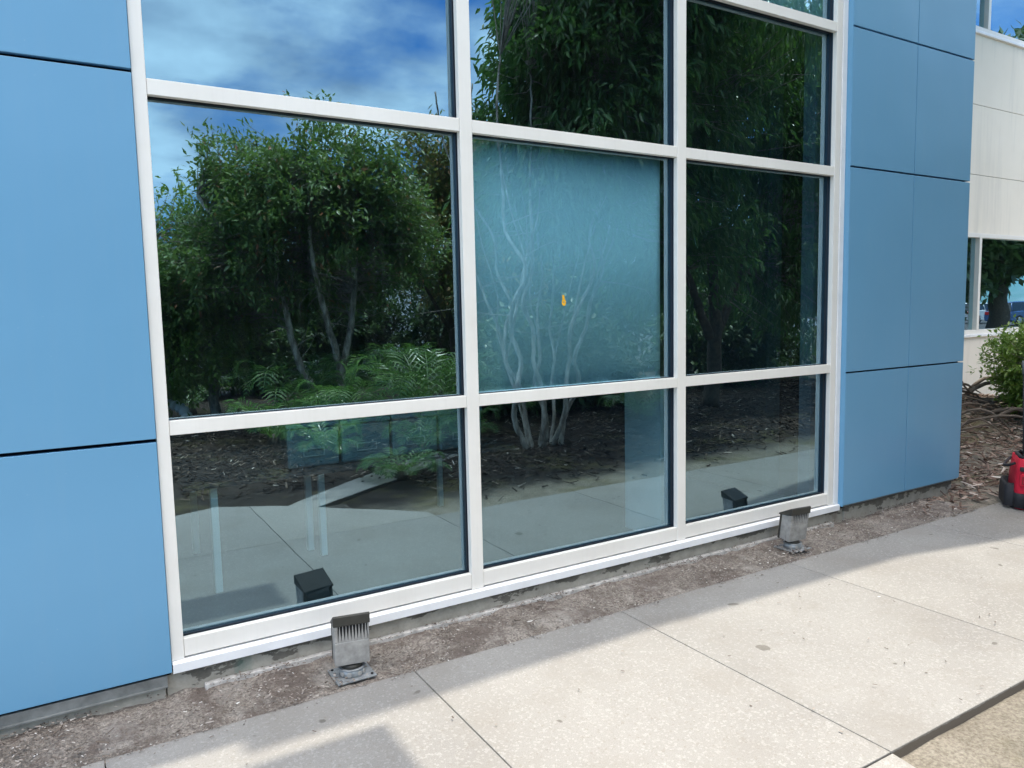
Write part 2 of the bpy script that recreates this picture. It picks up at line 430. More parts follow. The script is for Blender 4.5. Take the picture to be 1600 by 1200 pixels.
# ------------------------------------------------------------------ mesh helpers
class MB:
    def __init__(s): s.v = []; s.f = []; s.m = []; s.sm = []
    def face(s, pts, mi=0, sm=False):
        n = len(s.v); s.v += [tuple(p) for p in pts]; s.f.append(tuple(range(n, n + len(pts)))); s.m.append(mi); s.sm.append(sm)
    def box(s, x0, x1, y0, y1, z0, z1, mi=0, mt=None):
        n = len(s.v)
        P = [(x0, y0, z0), (x1, y0, z0), (x1, y1, z0), (x0, y1, z0), (x0, y0, z1), (x1, y0, z1), (x1, y1, z1), (x0, y1, z1)]
        if mt is not None: P = [tuple(mt @ Vector(p)) for p in P]
        s.v += P
        for q in ((0, 3, 2, 1), (4, 5, 6, 7), (0, 1, 5, 4), (1, 2, 6, 5), (2, 3, 7, 6), (3, 0, 4, 7)):
            s.f.append(tuple(n + k for k in q)); s.m.append(mi); s.sm.append(False)
    def prism(s, poly, z0, z1, mi=0, mt=None, top_scale=None):
        n = len(s.v); k = len(poly)
        lo = [(x, y, z0) for x, y in poly]; hi = [(x, y, z1) for x, y in (top_scale or poly)]
        P = lo + hi
        if mt is not None: P = [tuple(mt @ Vector(p)) for p in P]
        s.v += P
        s.f.append(tuple(n + i for i in range(k - 1, -1, -1))); s.m.append(mi); s.sm.append(False)
        s.f.append(tuple(n + k + i for i in range(k))); s.m.append(mi); s.sm.append(False)
        for i in range(k):
            j = (i + 1) % k
            s.f.append((n + i, n + j, n + k + j, n + k + i)); s.m.append(mi); s.sm.append(False)
    def tube(s, path, rad, n=6, mi=0, cap=True):
        P = [Vector(p) for p in path]
        if not hasattr(rad, '__len__'): rad = [rad] * len(P)
        base = len(s.v); prev = None
        for i, p in enumerate(P):
            d = (P[min(i + 1, len(P) - 1)] - P[max(i - 1, 0)])
            if d.length < 1e-9: d = Vector((0, 0, 1))
            d.normalize()
            if prev is None:
                a = Vector((1, 0, 0)) if abs(d.x) < 0.8 else Vector((0, 1, 0))
                u = d.cross(a).normalized()
            else:
                u = (prev - d * prev.dot(d)); u = u.normalized() if u.length > 1e-6 else d.orthogonal().normalized()
            prev = u; w = d.cross(u)
            for k in range(n):
                t = 2 * math.pi * k / n
                s.v.append(tuple(p + (u * math.cos(t) + w * math.sin(t)) * rad[i]))
        for i in range(len(P) - 1):
            for k in range(n):
                k2 = (k + 1) % n
                s.f.append((base + i * n + k, base + i * n + k2, base + (i + 1) * n + k2, base + (i + 1) * n + k)); s.m.append(mi); s.sm.append(True)
        if cap:
            s.f.append(tuple(base + k for k in range(n - 1, -1, -1))); s.m.append(mi); s.sm.append(False)
            e = base + (len(P) - 1) * n
            s.f.append(tuple(e + k for k in range(n))); s.m.append(mi); s.sm.append(False)
    def build(s, name, mats, parent=None, bevel=0, loc=None, seg=2):
        me = bpy.data.meshes.new(name)
        me.from_pydata(s.v, [], s.f)
        if not isinstance(mats, (list, tuple)): mats = [mats]
        for m in mats: me.materials.append(m)
        me.polygons.foreach_set('material_index', s.m)
        me.polygons.foreach_set('use_smooth', s.sm)
        me.update()
        o = bpy.data.objects.new(name, me); COL.objects.link(o)
        if parent: o.parent = parent
        if loc: o.location = loc
        if bevel:
            b = o.modifiers.new('bevel', 'BEVEL'); b.width = bevel; b.segments = seg; b.limit_method = 'ANGLE'; b.angle_limit = R(40)
        return o

def np_mesh(name, V, F, mats, parent=None, smooth=False, loc=None, mi=None):
    """V (n,3), F (m,k) arrays with constant k"""
    me = bpy.data.meshes.new(name)
    k = F.shape[1]
    me.vertices.add(len(V)); me.vertices.foreach_set('co', V.astype(np.float32).ravel())
    me.loops.add(F.size); me.loops.foreach_set('vertex_index', F.astype(np.int32).ravel())
    me.polygons.add(len(F)); me.polygons.foreach_set('loop_start', np.arange(0, F.size, k, dtype=np.int32))
    me.polygons.foreach_set('use_smooth', np.full(len(F), smooth))
    if not isinstance(mats, (list, tuple)): mats = [mats]
    for m in mats: me.materials.append(m)
    if mi is not None: me.polygons.foreach_set('material_index', mi.astype(np.int32))
    me.update(calc_edges=True); me.validate()
    o = bpy.data.objects.new(name, me); COL.objects.link(o)
    if parent: o.parent = parent
    if loc: o.location = loc
    return o

def empty(name, loc=(0, 0, 0), rz=0.0):
    o = bpy.data.objects.new(name, None); COL.objects.link(o); o.location = loc; o.rotation_euler = (0, 0, rz); o.empty_display_size = 0.1
    return o

def tag(o, label=None, cat=None, group=None, kind=None):
    if label: o['label'] = label
    if cat: o['category'] = cat
    if group: o['group'] = group
    if kind: o['kind'] = kind
    return o

def grid(name, x0, x1, y0, y1, step, hfun, m, parent=None):
    nx = int((x1 - x0) / step) + 1; ny = int((y1 - y0) / step) + 1
    xs = np.linspace(x0, x1, nx); ys = np.linspace(y0, y1, ny)
    V = np.array([(x, y, hfun(x, y)) for y in ys for x in xs])
    i = np.arange((nx - 1) * (ny - 1)); r = i // (nx - 1); c = i % (nx - 1); a = r * nx + c
    F = np.stack([a, a + 1, a + nx + 1, a + nx], 1)
    return np_mesh(name, V, F, m, parent, True)

def fbm(x, y, s, seed=0.0, oct=3):
    t = 0; a = 1; f = s
    for _ in range(oct):
        t += a * noise.noise(Vector((x * f, y * f, seed))); a *= 0.5; f *= 2.1
    return t

# ------------------------------------------------------------------ ground
def build_ground():
    g = MB(); g.face([(-400, -400, -0.16), (400, -400, -0.16), (400, 400, -0.16), (-400, 400, -0.16)])
    tag(g.build('ground', M['grass']), kind='structure')
    g = MB(); g.face([(-60, -60, -0.10), (120, -60, -0.10), (120, -14.6, -0.10), (-60, -14.6, -0.10)])
    tag(g.build('parking_lot', M['asphalt']), kind='structure')
    # dirt strip along the wall
    def hd(x, y):
        t = (y + 0.34) / 0.4
        return -0.012 + 0.035 * max(0, min(1, t)) + 0.016 * fbm(x, y, 3, 1) + 0.010 * fbm(x, y, 14, 4) + (0.02 * max(0, x - 5) if x > 5 else 0)
    tag(grid('dirt_strip', -2.6, 5.7, -0.345, 0.06, 0.018, hd, M['dirt']), kind='structure')
build_ground()

def bed_h(x, y):
    # garden bed in front of the building (reflected in the glass)
    d = -1.78 - y
    h = -0.040 + 0.028 * max(0, min(1, (d - 0.5) / 2.0)) + 0.02 * fbm(x, y, 0.7, 2) * min(1, max(0, d)) + 0.008 * fbm(x, y, 6, 9)
    if x < 2.6 and y > -4.2: h = min(h, -0.03)
    return h
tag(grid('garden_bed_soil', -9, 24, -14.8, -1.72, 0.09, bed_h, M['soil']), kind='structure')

def mulch_h(x, y):
    t = max(0, min(1, (x - 5.3) / 0.8))
    yy = max(0, min(1, (y + 0.33) / 0.35))
    m = 0.34 * math.exp(-((x - 9.2) / 1.7) ** 2 - ((y - 1.7) / 0.8) ** 2)
    return 0.0 + t * yy * 0.05 + 0.02 * fbm(x, y, 2.5, 5) * t + m * min(1, max(0, x - 5.9)) + 0.008 * fbm(x, y, 14, 3)
def mulch_bed():
    o = grid('mulch_ground', 5.2, 24, -0.345, 2.52, 0.06, lambda x, y: mulch_h(x, y) - 0.012, M['soil'])
    tag(o, kind='structure')
mulch_bed()

def walkway():
    g = MB()
    J = 0.002
    xs = [-6.5, -5.1, -3.75, -2.4, -1.2, 0.02, 1.2, 2.347, 3.64, 5.085, 6.55, 8.0, 9.5, 11.0, 12.5, 14.0, 15.5, 17, 18.5, 20, 21.5, 23]
    for a, b in zip(xs[:-1], xs[1:]):
        g.prism([(a + J, -1.778), (b - J, -1.778), (b - J, -0.322), (a + J, -0.322)], -0.11, 0.0)
    g.prism([(1.2 + J, -1.785), (1.2 + J, -2.93), (1.47, -2.745), (2.15, -3.30), (3.4, -4.15), (3.6, -3.85), (2.4, -3.03), (1.66, -2.57), (2.33, -1.9), (2.345, -1.785)][::1], -0.11, -0.001)
    g.prism([(-2.4, -1.785), (-2.4, -5.5), (0.0, -5.5), (0.35, -4.6), (0.55, -2.93), (0.97, -3.07), (1.2 - J, -2.93), (1.2 - J, -1.785)], -0.11, -0.001)
    # tidy winding
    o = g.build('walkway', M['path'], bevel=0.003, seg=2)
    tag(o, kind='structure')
    g = MB()
    g.box(-6.4, 22.9, -1.74, -0.36, -0.13, -0.018)
    g.box(-2.3, 1.9, -2.6, -1.74, -0.13, -0.018)
    tag(g.build('walkway_base', M['joint']), kind='structure')
walkway()

def chips(name, n, area, hfun, m, size=(0.02, 0.075), wid=(0.006, 0.018), seed=1, dens=None, tilt=0.35, thick=0.006):
    rg = np.random.default_rng(seed)
    P = []
    while len(P) < n:
        x, y = rg.uniform(area[0], area[1]), rg.uniform(area[2], area[3])
        if dens and rg.random() > dens(x, y): continue
        P.append((x, y, hfun(x, y)))
    P = np.array(P)
    L = rg.uniform(*size, n)[:, None] * 0.5; W = rg.uniform(*wid, n)[:, None] * 0.5; T = np.minimum(W, thick)
    a = rg.uniform(0, 2 * np.pi, n); e = np.clip(rg.normal(0, tilt, n), -0.35, 0.35); ro = np.clip(rg.normal(0, tilt * 1.4, n), -0.6, 0.6)
    d = np.stack([np.cos(a) * np.cos(e), np.sin(a) * np.cos(e), np.sin(e)], 1)
    s0 = np.stack([-np.sin(a), np.cos(a), np.zeros(n)], 1); u0 = np.cross(d, s0)
    s = s0 * np.cos(ro)[:, None] + u0 * np.sin(ro)[:, None]; u = np.cross(d, s)
    P[:, 2] += T[:, 0] + np.abs(np.sin(e)) * L[:, 0] * 0.6 + rg.uniform(0, 0.012, n)
    V = np.zeros((n, 6, 3))
    tp = rg.uniform(0.2, 0.9, n)[:, None]
    # a wedge-like splinter: triangular section, ends of unequal width
    V[:, 0] = P - d * L - s * W; V[:, 1] = P - d * L + s * W; V[:, 2] = P - d * L * 0.9 + u * T
    V[:, 3] = P + d * L - s * W * tp; V[:, 4] = P + d * L + s * W * tp; V[:, 5] = P + d * L * 0.8 + u * T
    F = []
    b = (np.arange(n) * 6)[:, None]
    q = np.array([[0, 1, 4, 3], [1, 2, 5, 4], [2, 0, 3, 5]])
    F = (b[:, None, :] + q[None]).reshape(-1, 4)
    return np_mesh(name, V.reshape(-1, 3), F, m)

def scatter_ground():
    ok = lambda x, y: 1.0 if (x > 5.9 or (x > 5.2 and y < 0.0 and random.random() < (x - 5.2))) else 0.0
    o = chips('bark_mulch', 9000, (5.2, 12.5, -0.31, 2.45), mulch_h, M['chips'], (0.03, 0.12), (0.008, 0.026), 3, ok, 0.3)
    tag(o, 'brown shredded bark mulch spread beside the far corner of the blue panels', 'mulch', kind='stuff')
    def dn(x, y):
        if x < 2.7 and y > -3.15: return 0
        d = (-2.3 - y) if x > 2.3 else (-3.25 - y)
        if x < 0.8 and y > -5.5: return 0
        return max(0.05, min(1, d * 1.2 + 0.1 + 0.3 * fbm(x, y, 1.3, 7)))
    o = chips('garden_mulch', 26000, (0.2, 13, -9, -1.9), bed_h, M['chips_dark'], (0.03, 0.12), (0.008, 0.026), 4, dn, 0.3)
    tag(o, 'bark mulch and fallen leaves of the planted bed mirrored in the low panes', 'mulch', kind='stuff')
    def hd(x, y): return 0.004 + 0.03 * max(0, min(1, (y + 0.34) / 0.4))
    o = chips('leaf_litter', 5200, (-1.2, 5.6, -0.33, 0.0), hd, M['litter'], (0.004, 0.016), (0.003, 0.008), 6, lambda x, y: max(0.12, min(1, 0.5 + 1.4 * fbm(x, y, 2.2, 12))), 0.25, 0.003)
    tag(o, 'small twigs, dry leaf bits and grit on the dirt strip', 'litter', kind='stuff')
    o = chips('dirt_twigs', 150, (-1.0, 5.6, -0.33, 0.0), hd, M['litter'], (0.015, 0.05), (0.003, 0.010), 16, lambda x, y: max(0.05, min(1, 0.3 + 1.8 * fbm(x, y, 1.6, 22))), 0.3, 0.004)
    tag(o, 'loose bark chips and twigs caught along the dirt strip', 'litter', kind='stuff')
    o = chips('soil_crumbs', 900, (-0.6, 6.0, -0.40, -0.318), lambda x, y: 0.0, M['litter'], (0.003, 0.010), (0.003, 0.007), 26, lambda x, y: math.exp(-max(0, -0.325 - y) * 60) * max(0.1, 0.6 + 1.6 * fbm(x, y, 3, 31)), 0.2, 0.003)
    tag(o, 'soil crumbs spilled over the edge of the concrete walkway', 'litter', kind='stuff')
    def dp(x, y): return 1.0 if y < -0.33 else 0
    o = chips('path_litter', 120, (0, 7, -1.75, -0.33), lambda x, y: 0.001, M['litter'], (0.006, 0.02), (0.004, 0.008), 8, dp, 0.1, 0.002)
    tag(o, 'scattered leaf flecks lying on the concrete walkway', 'litter', kind='stuff')
scatter_ground()

# ------------------------------------------------------------------ building
B = empty('office_building', (0, 0, 0))
tag(B, 'blue panelled office building with a white framed glass wall and beige stucco wing', 'building')

GY = 0.055
CAP = 0.030      # depth of the snap-on face caps; the dark web behind them holds the glass
def bld():
    # --- glass wall
    XV = [(0.283, 0.331), (1.661, 1.727), (3.043, 3.109), (4.445, 4.498)]
    ZT = [(1.079, 1.1365), (2.391, 2.451), (3.31, 3.37), (4.55, 4.61)]
    ZTOP = 6.1
    g = MB()
    g.box(XV[0][0], XV[3][1], 0.0, CAP, ZTOP, ZTOP + 0.06)
    cw = g.build('window_wall', M['frame'], B, 0.002)
    for (a, b) in XV:
        g = MB(); g.box(a, b, -0.0025, CAP, 0.158, ZTOP - 0.001)
        g.build('mullion', M['frame'], cw, 0.002)
    for (z0, z1) in [(0.166, 0.2405)] + ZT:
        for i in range(3):
            g = MB(); g.box(XV[i][1] + 0.0012, XV[i + 1][0] - 0.0012, 0.0, CAP, z0, z1)
            g.build('transom', M['frame'], cw, 0.002)
    zb = [0.2405] + [z for t in ZT for z in t] + [ZTOP]
    for i in range(3):
        for k in range(0, len(zb), 2):
            x0, x1, z0, z1 = XV[i][1], XV[i + 1][0], zb[k], zb[k + 1]
            g = MB()
            x0 -= 0.0055; x1 += 0.0055; z0 -= 0.0055; z1 += 0.0055
            xa, xb, za, zc = x0 + 0.001, x1 - 0.001, z0 + 0.001, z1 - 0.001
            g.face([(xa, GY, za), (xb, GY, za), (xb, GY, zc), (xa, GY, zc)], 0)
            n = len(g.v)
            g.box(xa, xb, GY + 0.0005, GY + 0.008, za, zc, 1)
            # drop the duplicate front of the box
            g.f.pop(-4); g.m.pop(-4); g.sm.pop(-4)
            p = g.build('glass_pane', [M['glass'], M['glass_in']], cw)
            g = MB(); w = 0.007
            g.box(x0, x1, GY - 0.012, GY - 0.001, z0, z0 + w)
            g.box(x0, x1, GY - 0.012, GY - 0.001, z1 - w, z1)
            g.box(x0, x0 + w, GY - 0.012, GY - 0.001, z0 + w, z1 - w)
            g.box(x1 - w, x1, GY - 0.012, GY - 0.001, z0 + w, z1 - w)
            g.build('gasket', M['gasket'], cw)
    g = MB()
    for (a, b) in XV: g.box(a + 0.006, b - 0.006, CAP + 0.0005, GY + 0.06, 0.158, ZTOP)
    for (z0, z1) in [(0.166, 0.2405)] + ZT:
        for i in range(3): g.box(XV[i][1] - 0.0055, XV[i + 1][0] + 0.0055, CAP + 0.001, GY + 0.058, z0 + 0.006, z1 - 0.006)
    g.build('frame_web', M['web'], cw)
    # sill and side flashing
    g = MB(); g.prism([(-0.022, 0.150), (-0.022, 0.113), (-0.018, 0.113), (-0.018, 0.146), (0.12, 0.1545), (0.12, 0.157), (0, 0.157)], 0.284, 4.55,
                      mt=Matrix(((0, 0, 1, 0), (1, 0, 0, 0), (0, 1, 0, 0), (0, 0, 0, 1))))
    g.build('sill_flashing', M['sill'], cw)
    g = MB(); g.box(0.284, 4.55, -0.016, 0.02, 0.113, 0.145); g.build('sill_backing', M['gap'], cw)
    g = MB(); g.box(4.502, 4.5485, -0.008, 0.14, 0.158, ZTOP); g.build('jamb_cover', M['sill'], cw, 0.002)
    # --- foundation
    g = MB(); g.box(0.26, 4.9, 0.012, 0.3, -0.3, 0.1125); g.build('foundation', M['curb'], B, 0.003)
    g = MB(); g.box(0.40, 4.5, -0.018, 0.0115, -0.3, 0.034); g.build('foundation_ledge', M['ledge'], B, 0.005)
    g = MB(); g.box(-4, 0.255, 0.0, 0.25, -0.3, 0.085); g.build('left_footing', M['curb'], B, 0.004)
    g = MB(); g.box(-4, 0.262, -0.012, -0.0005, 0.068, 0.108); g.box(-4, 0.262, -0.026, -0.0125, 0.064, 0.069); g.build('flashing_strip', M['flash'], B)
    g = MB(); g.box(4.63, 6.0, 0.0, 0.3, -0.3, 0.12); g.build('right_footing', M['curb'], B, 0.004)
    # --- blue panels, left
    zj = [0.118, 1.067, 2.466, 3.38, 4.6, 6.1]
    for a, b in zip(zj[:-1], zj[1:]):
        for (xa, xb) in ((-2.5, -1.115), (-1.108, 0.2805)):
            g = MB(); g.box(xa, xb, -0.018, 0.01, a + (0.007 if a > 0.2 else 0), b - 0.007); g.build('blue_panel', M['panel'], B, 0.0018)
    g = MB(); g.box(-2.5, 0.278, 0.0105, 0.2, 0.10, 6.1); g.build('panel_backing', M['gap'], B)
    g = MB(); g.box(-9, -2.502, -0.018, 0.2, -0.3, 6.1); g.build('blue_wall_left', M['panel'], B)
    # --- blue panels, right column
    zj = [0.148, 1.074, 2.454, 3.352, 4.6, 6.1]
    for a, b in zip(zj[:-1], zj[1:]):
        for (xa, xb) in ((4.5525, 5.2805), (5.2875, 6.005)):
            g = MB(); g.box(xa, xb, -0.045, -0.012, a + (0.006 if a > 0.2 else 0), b - 0.006); g.build('blue_panel', M['panel'], B, 0.0018)
    g = MB(); g.box(4.5525, 6.004, -0.011, 2.4, 0.121, 6.1); g.build('column_core', M['gap'], B)
    g = MB(); g.box(4.5500, 4.5522, -0.043, 0.05, 0.14, 6.1); g.build('panel_return', M['panel'], B)
    g = MB(); g.box(4.58, 5.98, -0.030, -0.0115, 0.132, 0.142); g.build('column_drip_edge', M['flash'], B)
    for a, b in zip(zj[:-1], zj[1:]):
        g = MB(); g.box(6.0045, 6.03, -0.04, 2.4, a + 0.006, b - 0.006); g.build('blue_panel', M['panel'], B, 0.0018)
    # --- stucco wing
    WY = 2.5
    zs = [-0.3, 1.045]
    g = MB(); g.box(6.03, 30, WY, WY + 0.3, -0.3, 1.045)
    g.box(6.03, 10.2, WY, WY + 0.3, 1.045, 2.5)
    g.box(20.06, 30, WY, WY + 0.3, 1.045, 2.5)
    for z0, z1 in ((2.5, 3.296), (3.304, 4.236), (4.244, 5.17), (7.2, 8.0)):
        g.box(6.03, 30, WY, WY + 0.3, z0, z1)
    g.box(6.03, 10.2, WY, WY + 0.3, 5.17, 7.2); g.box(20.06, 30, WY, WY + 0.3, 5.17, 7.2)
    g.build('stucco_wall', M['stucco'], B)
    g = MB(); g.box(6.04, 29.9, WY + 0.012, WY + 0.2, 3.29, 3.31); g.box(6.04, 29.9, WY + 0.012, WY + 0.2, 4.23, 4.25)
    g.build('control_joint', M['curb'], B)
    for (z0, z1) in ((1.045, 2.5), (5.17, 7.2)):
        g = MB()
        x0, x1 = 10.2, 20.06
        fz0, fz1 = z0 + 0.035, z1 - 0.0
        g.box(x0, x1, WY - 0.01, WY + 0.1, fz0, fz0 + 0.06)
        g.box(x0, x1, WY - 0.01, WY + 0.1, fz1 - 0.06, fz1)
        XM = [10.23, 11.20, 12.9, 14.6, 16.3, 18.0, 20.03]
        for xm in XM: g.box(xm - 0.03, xm + 0.03, WY - 0.012, WY + 0.1, fz0 + 0.0605, fz1 - 0.0605)
        w = g.build('strip_window', M['frame'], B, 0.002)
        for a, b in zip(XM[:-1], XM[1:]):
            h = MB()
            xa, xb, za, zc = a + 0.032, b - 0.032, fz0 + 0.062, fz1 - 0.062
            yy = WY + 0.05
            h.face([(xa, yy, za), (xb, yy, za), (xb, yy, zc), (xa, yy, zc)], 0)
            h.box(xa, xb, yy + 0.0005, yy + 0.008, za, zc, 1); h.f.pop(-4); h.m.pop(-4); h.sm.pop(-4)
            h.build('glass_pane', [M['glass'], M['glass_in']], w)
        h = MB(); h.box(x0, x1, WY - 0.035, WY + 0.05, z0 - 0.005, z0 + 0.0335); h.build('window_sill', M['sill'], w, 0.003)
        # dim room behind
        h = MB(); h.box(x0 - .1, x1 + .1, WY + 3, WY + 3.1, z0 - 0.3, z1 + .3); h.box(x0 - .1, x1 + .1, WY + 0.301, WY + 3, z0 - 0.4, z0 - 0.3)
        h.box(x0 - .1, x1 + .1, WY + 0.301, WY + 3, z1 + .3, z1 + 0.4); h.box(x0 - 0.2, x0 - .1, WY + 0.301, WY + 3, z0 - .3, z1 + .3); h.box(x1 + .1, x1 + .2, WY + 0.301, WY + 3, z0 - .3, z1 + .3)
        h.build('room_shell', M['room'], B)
    # --- lobby room behind the glass wall
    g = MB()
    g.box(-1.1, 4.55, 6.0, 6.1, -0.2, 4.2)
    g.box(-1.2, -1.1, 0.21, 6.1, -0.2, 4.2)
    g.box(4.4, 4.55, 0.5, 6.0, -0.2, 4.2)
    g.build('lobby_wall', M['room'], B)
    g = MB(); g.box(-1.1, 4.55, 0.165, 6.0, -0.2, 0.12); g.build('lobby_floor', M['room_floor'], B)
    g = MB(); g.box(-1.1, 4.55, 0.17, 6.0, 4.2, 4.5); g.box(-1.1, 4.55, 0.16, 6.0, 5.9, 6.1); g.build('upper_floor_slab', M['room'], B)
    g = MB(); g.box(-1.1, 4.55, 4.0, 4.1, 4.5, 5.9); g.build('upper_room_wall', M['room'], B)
    g = MB(); g.box(3.062, 3.10, 0.165, 0.50, 0.12, 1.10)
    g.build('drywall_return', M['drywall'], B)
    g = MB(); g.box(4.462, 4.54, 0.165, 0.26, 0.12, 4.2); g.build('side_return', M['drywall2'], B)
    # --- roof and parapet, added shade casting blade and eave
    g = MB(); g.box(-9, 3.1, -0.02, 12, 6.162, 6.30); g.box(3.1005, 6.02, -0.02, 12, 6.162, 7.57); g.build('roof_block', M['panel'], B)
    g = MB(); g.box(6.03, 30, 5.72, 12, -0.3, 8.0); g.box(6.03, 30, 2.801, 5.719, 7.7, 8.0); g.box(-9, 6.02, 11.5, 12, -0.3, 6.16); g.box(-9, -8.8, 0.21, 11.5, -0.3, 6.16)
    g.build('rear_wall', M['stucco'], B)
    g = MB(); g.box(-7, 3.1, -0.56, -0.20, 6.17, 6.23)  # unseen blade, shaped to cast the band of shade on the walkway
    for x in (-6.5, -4.7, -2.9, -1.1, 0.7, 1.9): g.box(x, x + 0.05, -0.1995, -0.0205, 6.165, 6.24)
    g.build('added_shade_blade', M['frame'], B)
    g = MB(); g.prism([(5.2, -0.021), (7.0, -0.08), (7.9, -0.28), (12, -0.9), (12, 2.49), (5.2, 2.49)], 7.571, 7.69); g.build('added_shade_eave', M['frame'], B)  # unseen slab added to widen the walkway shade and cover the mulch
bld()

# ------------------------------------------------------------------ inside: blinds, desk, bins
def interior():
    for (x0, x1, z0, z1, lab) in ((1.7285, 2.99, 1.118, 2.40, 'white roller blind pulled fully down behind the centre pane'),
                                  (3.11, 4.43, 3.365, 4.19, 'white roller blind behind the small top right pane')):
        e = empty('roller_blind', ((x0 + x1) / 2, GY + 0.032, z0))
        tag(e, lab, 'blind', 'roller blinds behind the glass wall')
        w = (x1 - x0) / 2
        n = 40
        V = []; 
        for i in range(n + 1):
            x = -w + 2 * w * i / n
            for z in (0.022, z1 - z0): V.append((x, 0.004 * math.sin(i * 0.55) * (1 if z < 0.1 else 0.3), z))
        F = np.array([[2 * i, 2 * i + 2, 2 * i + 3, 2 * i + 1] for i in range(n)])
        o = np_mesh('blind_fabric', np.array(V), F, M['blind'], e, True)
        sd = o.modifiers.new('t', 'SOLIDIFY'); sd.thickness = 0.001
        g = MB(); g.box(-w, w, -0.006, 0.008, 0.0, 0.022); g.build('hem_bar', M['white_metal'], e, 0.003)
        g = MB(); g.tube([(-w, 0.012, z1 - z0 + 0.012), (w, 0.012, z1 - z0 + 0.012)], 0.018, 12); g.build('roller_tube', M['white_metal'], e)
    # small flat orange mark on the outer face of the centre pane
    e = empty('orange_mark', (2.283, GY - 0.002, 1.583)); e.scale = (0.75, 1, 0.75)
    tag(e, 'small orange ring shaped sticker on the centre glass pane', 'mark')
    g = MB()
    ring = []
    for k in range(14):
        t = 2 * math.pi * k / 14; ring.append((0.013 * math.cos(t), 0, 0.020 * math.sin(t)))
    ring.append(ring[0])
    for k in range(14):
        a, b2 = ring[k], ring[k + 1]
        g.face([(a[0] * 1.35, 0, a[2] * 1.25), (b2[0] * 1.35, 0, b2[2] * 1.25), (b2[0] * 0.35, 0, b2[2] * 0.35), (a[0] * 0.35, 0, a[2] * 0.35)])
    g.face([(-0.012, 0, 0.022), (0.008, 0, 0.022), (0.004, 0, 0.050), (-0.012, 0, 0.052)])
    o = g.build('mark_film', M['orange'], e); sd = o.modifiers.new('t', 'SOLIDIFY'); sd.thickness = 0.001
    # long work table with slim white legs
    e = empty('work_table', (1.4, 1.15, 0.12)); tag(e, 'long work table on slim white legs behind the lower left pane', 'table')
    g = MB(); g.box(-0.95, 0.98, -0.4, 0.62, 0.56, 0.585); g.build('table_top', M['room'], e, 0.003)
    for (x, y, h) in ((-0.80, -0.34, .56), (-0.80, 0.42, .56), (-0.2, 0.08, .56), (-0.16, -0.06, .56), (0.9, 0.55, .56)):
        g = MB(); g.box(x - 0.018, x + 0.018, y - 0.018, y + 0.018, 0.0, h - 0.0005); g.build('leg', M['white_metal'], e, 0.003)
    for k in range(4):
        w = 0.29
        x = 0.98 + 0.16 + k * 0.305
        e = empty('storage_bin', (x, 1.0, 0.7065))
        tag(e, ['pale storage bin at the left end of the row on the work table', 'second pale storage bin from the left on the work table', 'third pale storage bin from the left on the work table', 'pale storage bin at the right end of the row on the work table'][k], 'bin', 'storage bins on the work table')
        g = MB(); g.box(-w / 2, w / 2, -0.15, 0.2, 0, 0.22); g.build('bin_body', M['bin'], e, 0.012)
        g = MB(); g.box(-w / 2 - 0.004, w / 2 + 0.004, -0.16, 0.21, 0.2205, 0.245); g.build('lid', M['bin'], e, 0.006)
        g = MB()
        for (a, b2, c, d) in ((-0.06, 0.06, 0.06, 0.066), (-0.06, 0.06, 0.10, 0.106), (-0.06, -0.054, 0.0665, 0.0995), (0.054, 0.06, 0.0665, 0.0995)): g.box(a, b2, -0.158, -0.1505, c, d)
        g.build('label_holder', M['binlabel'], e)
interior()

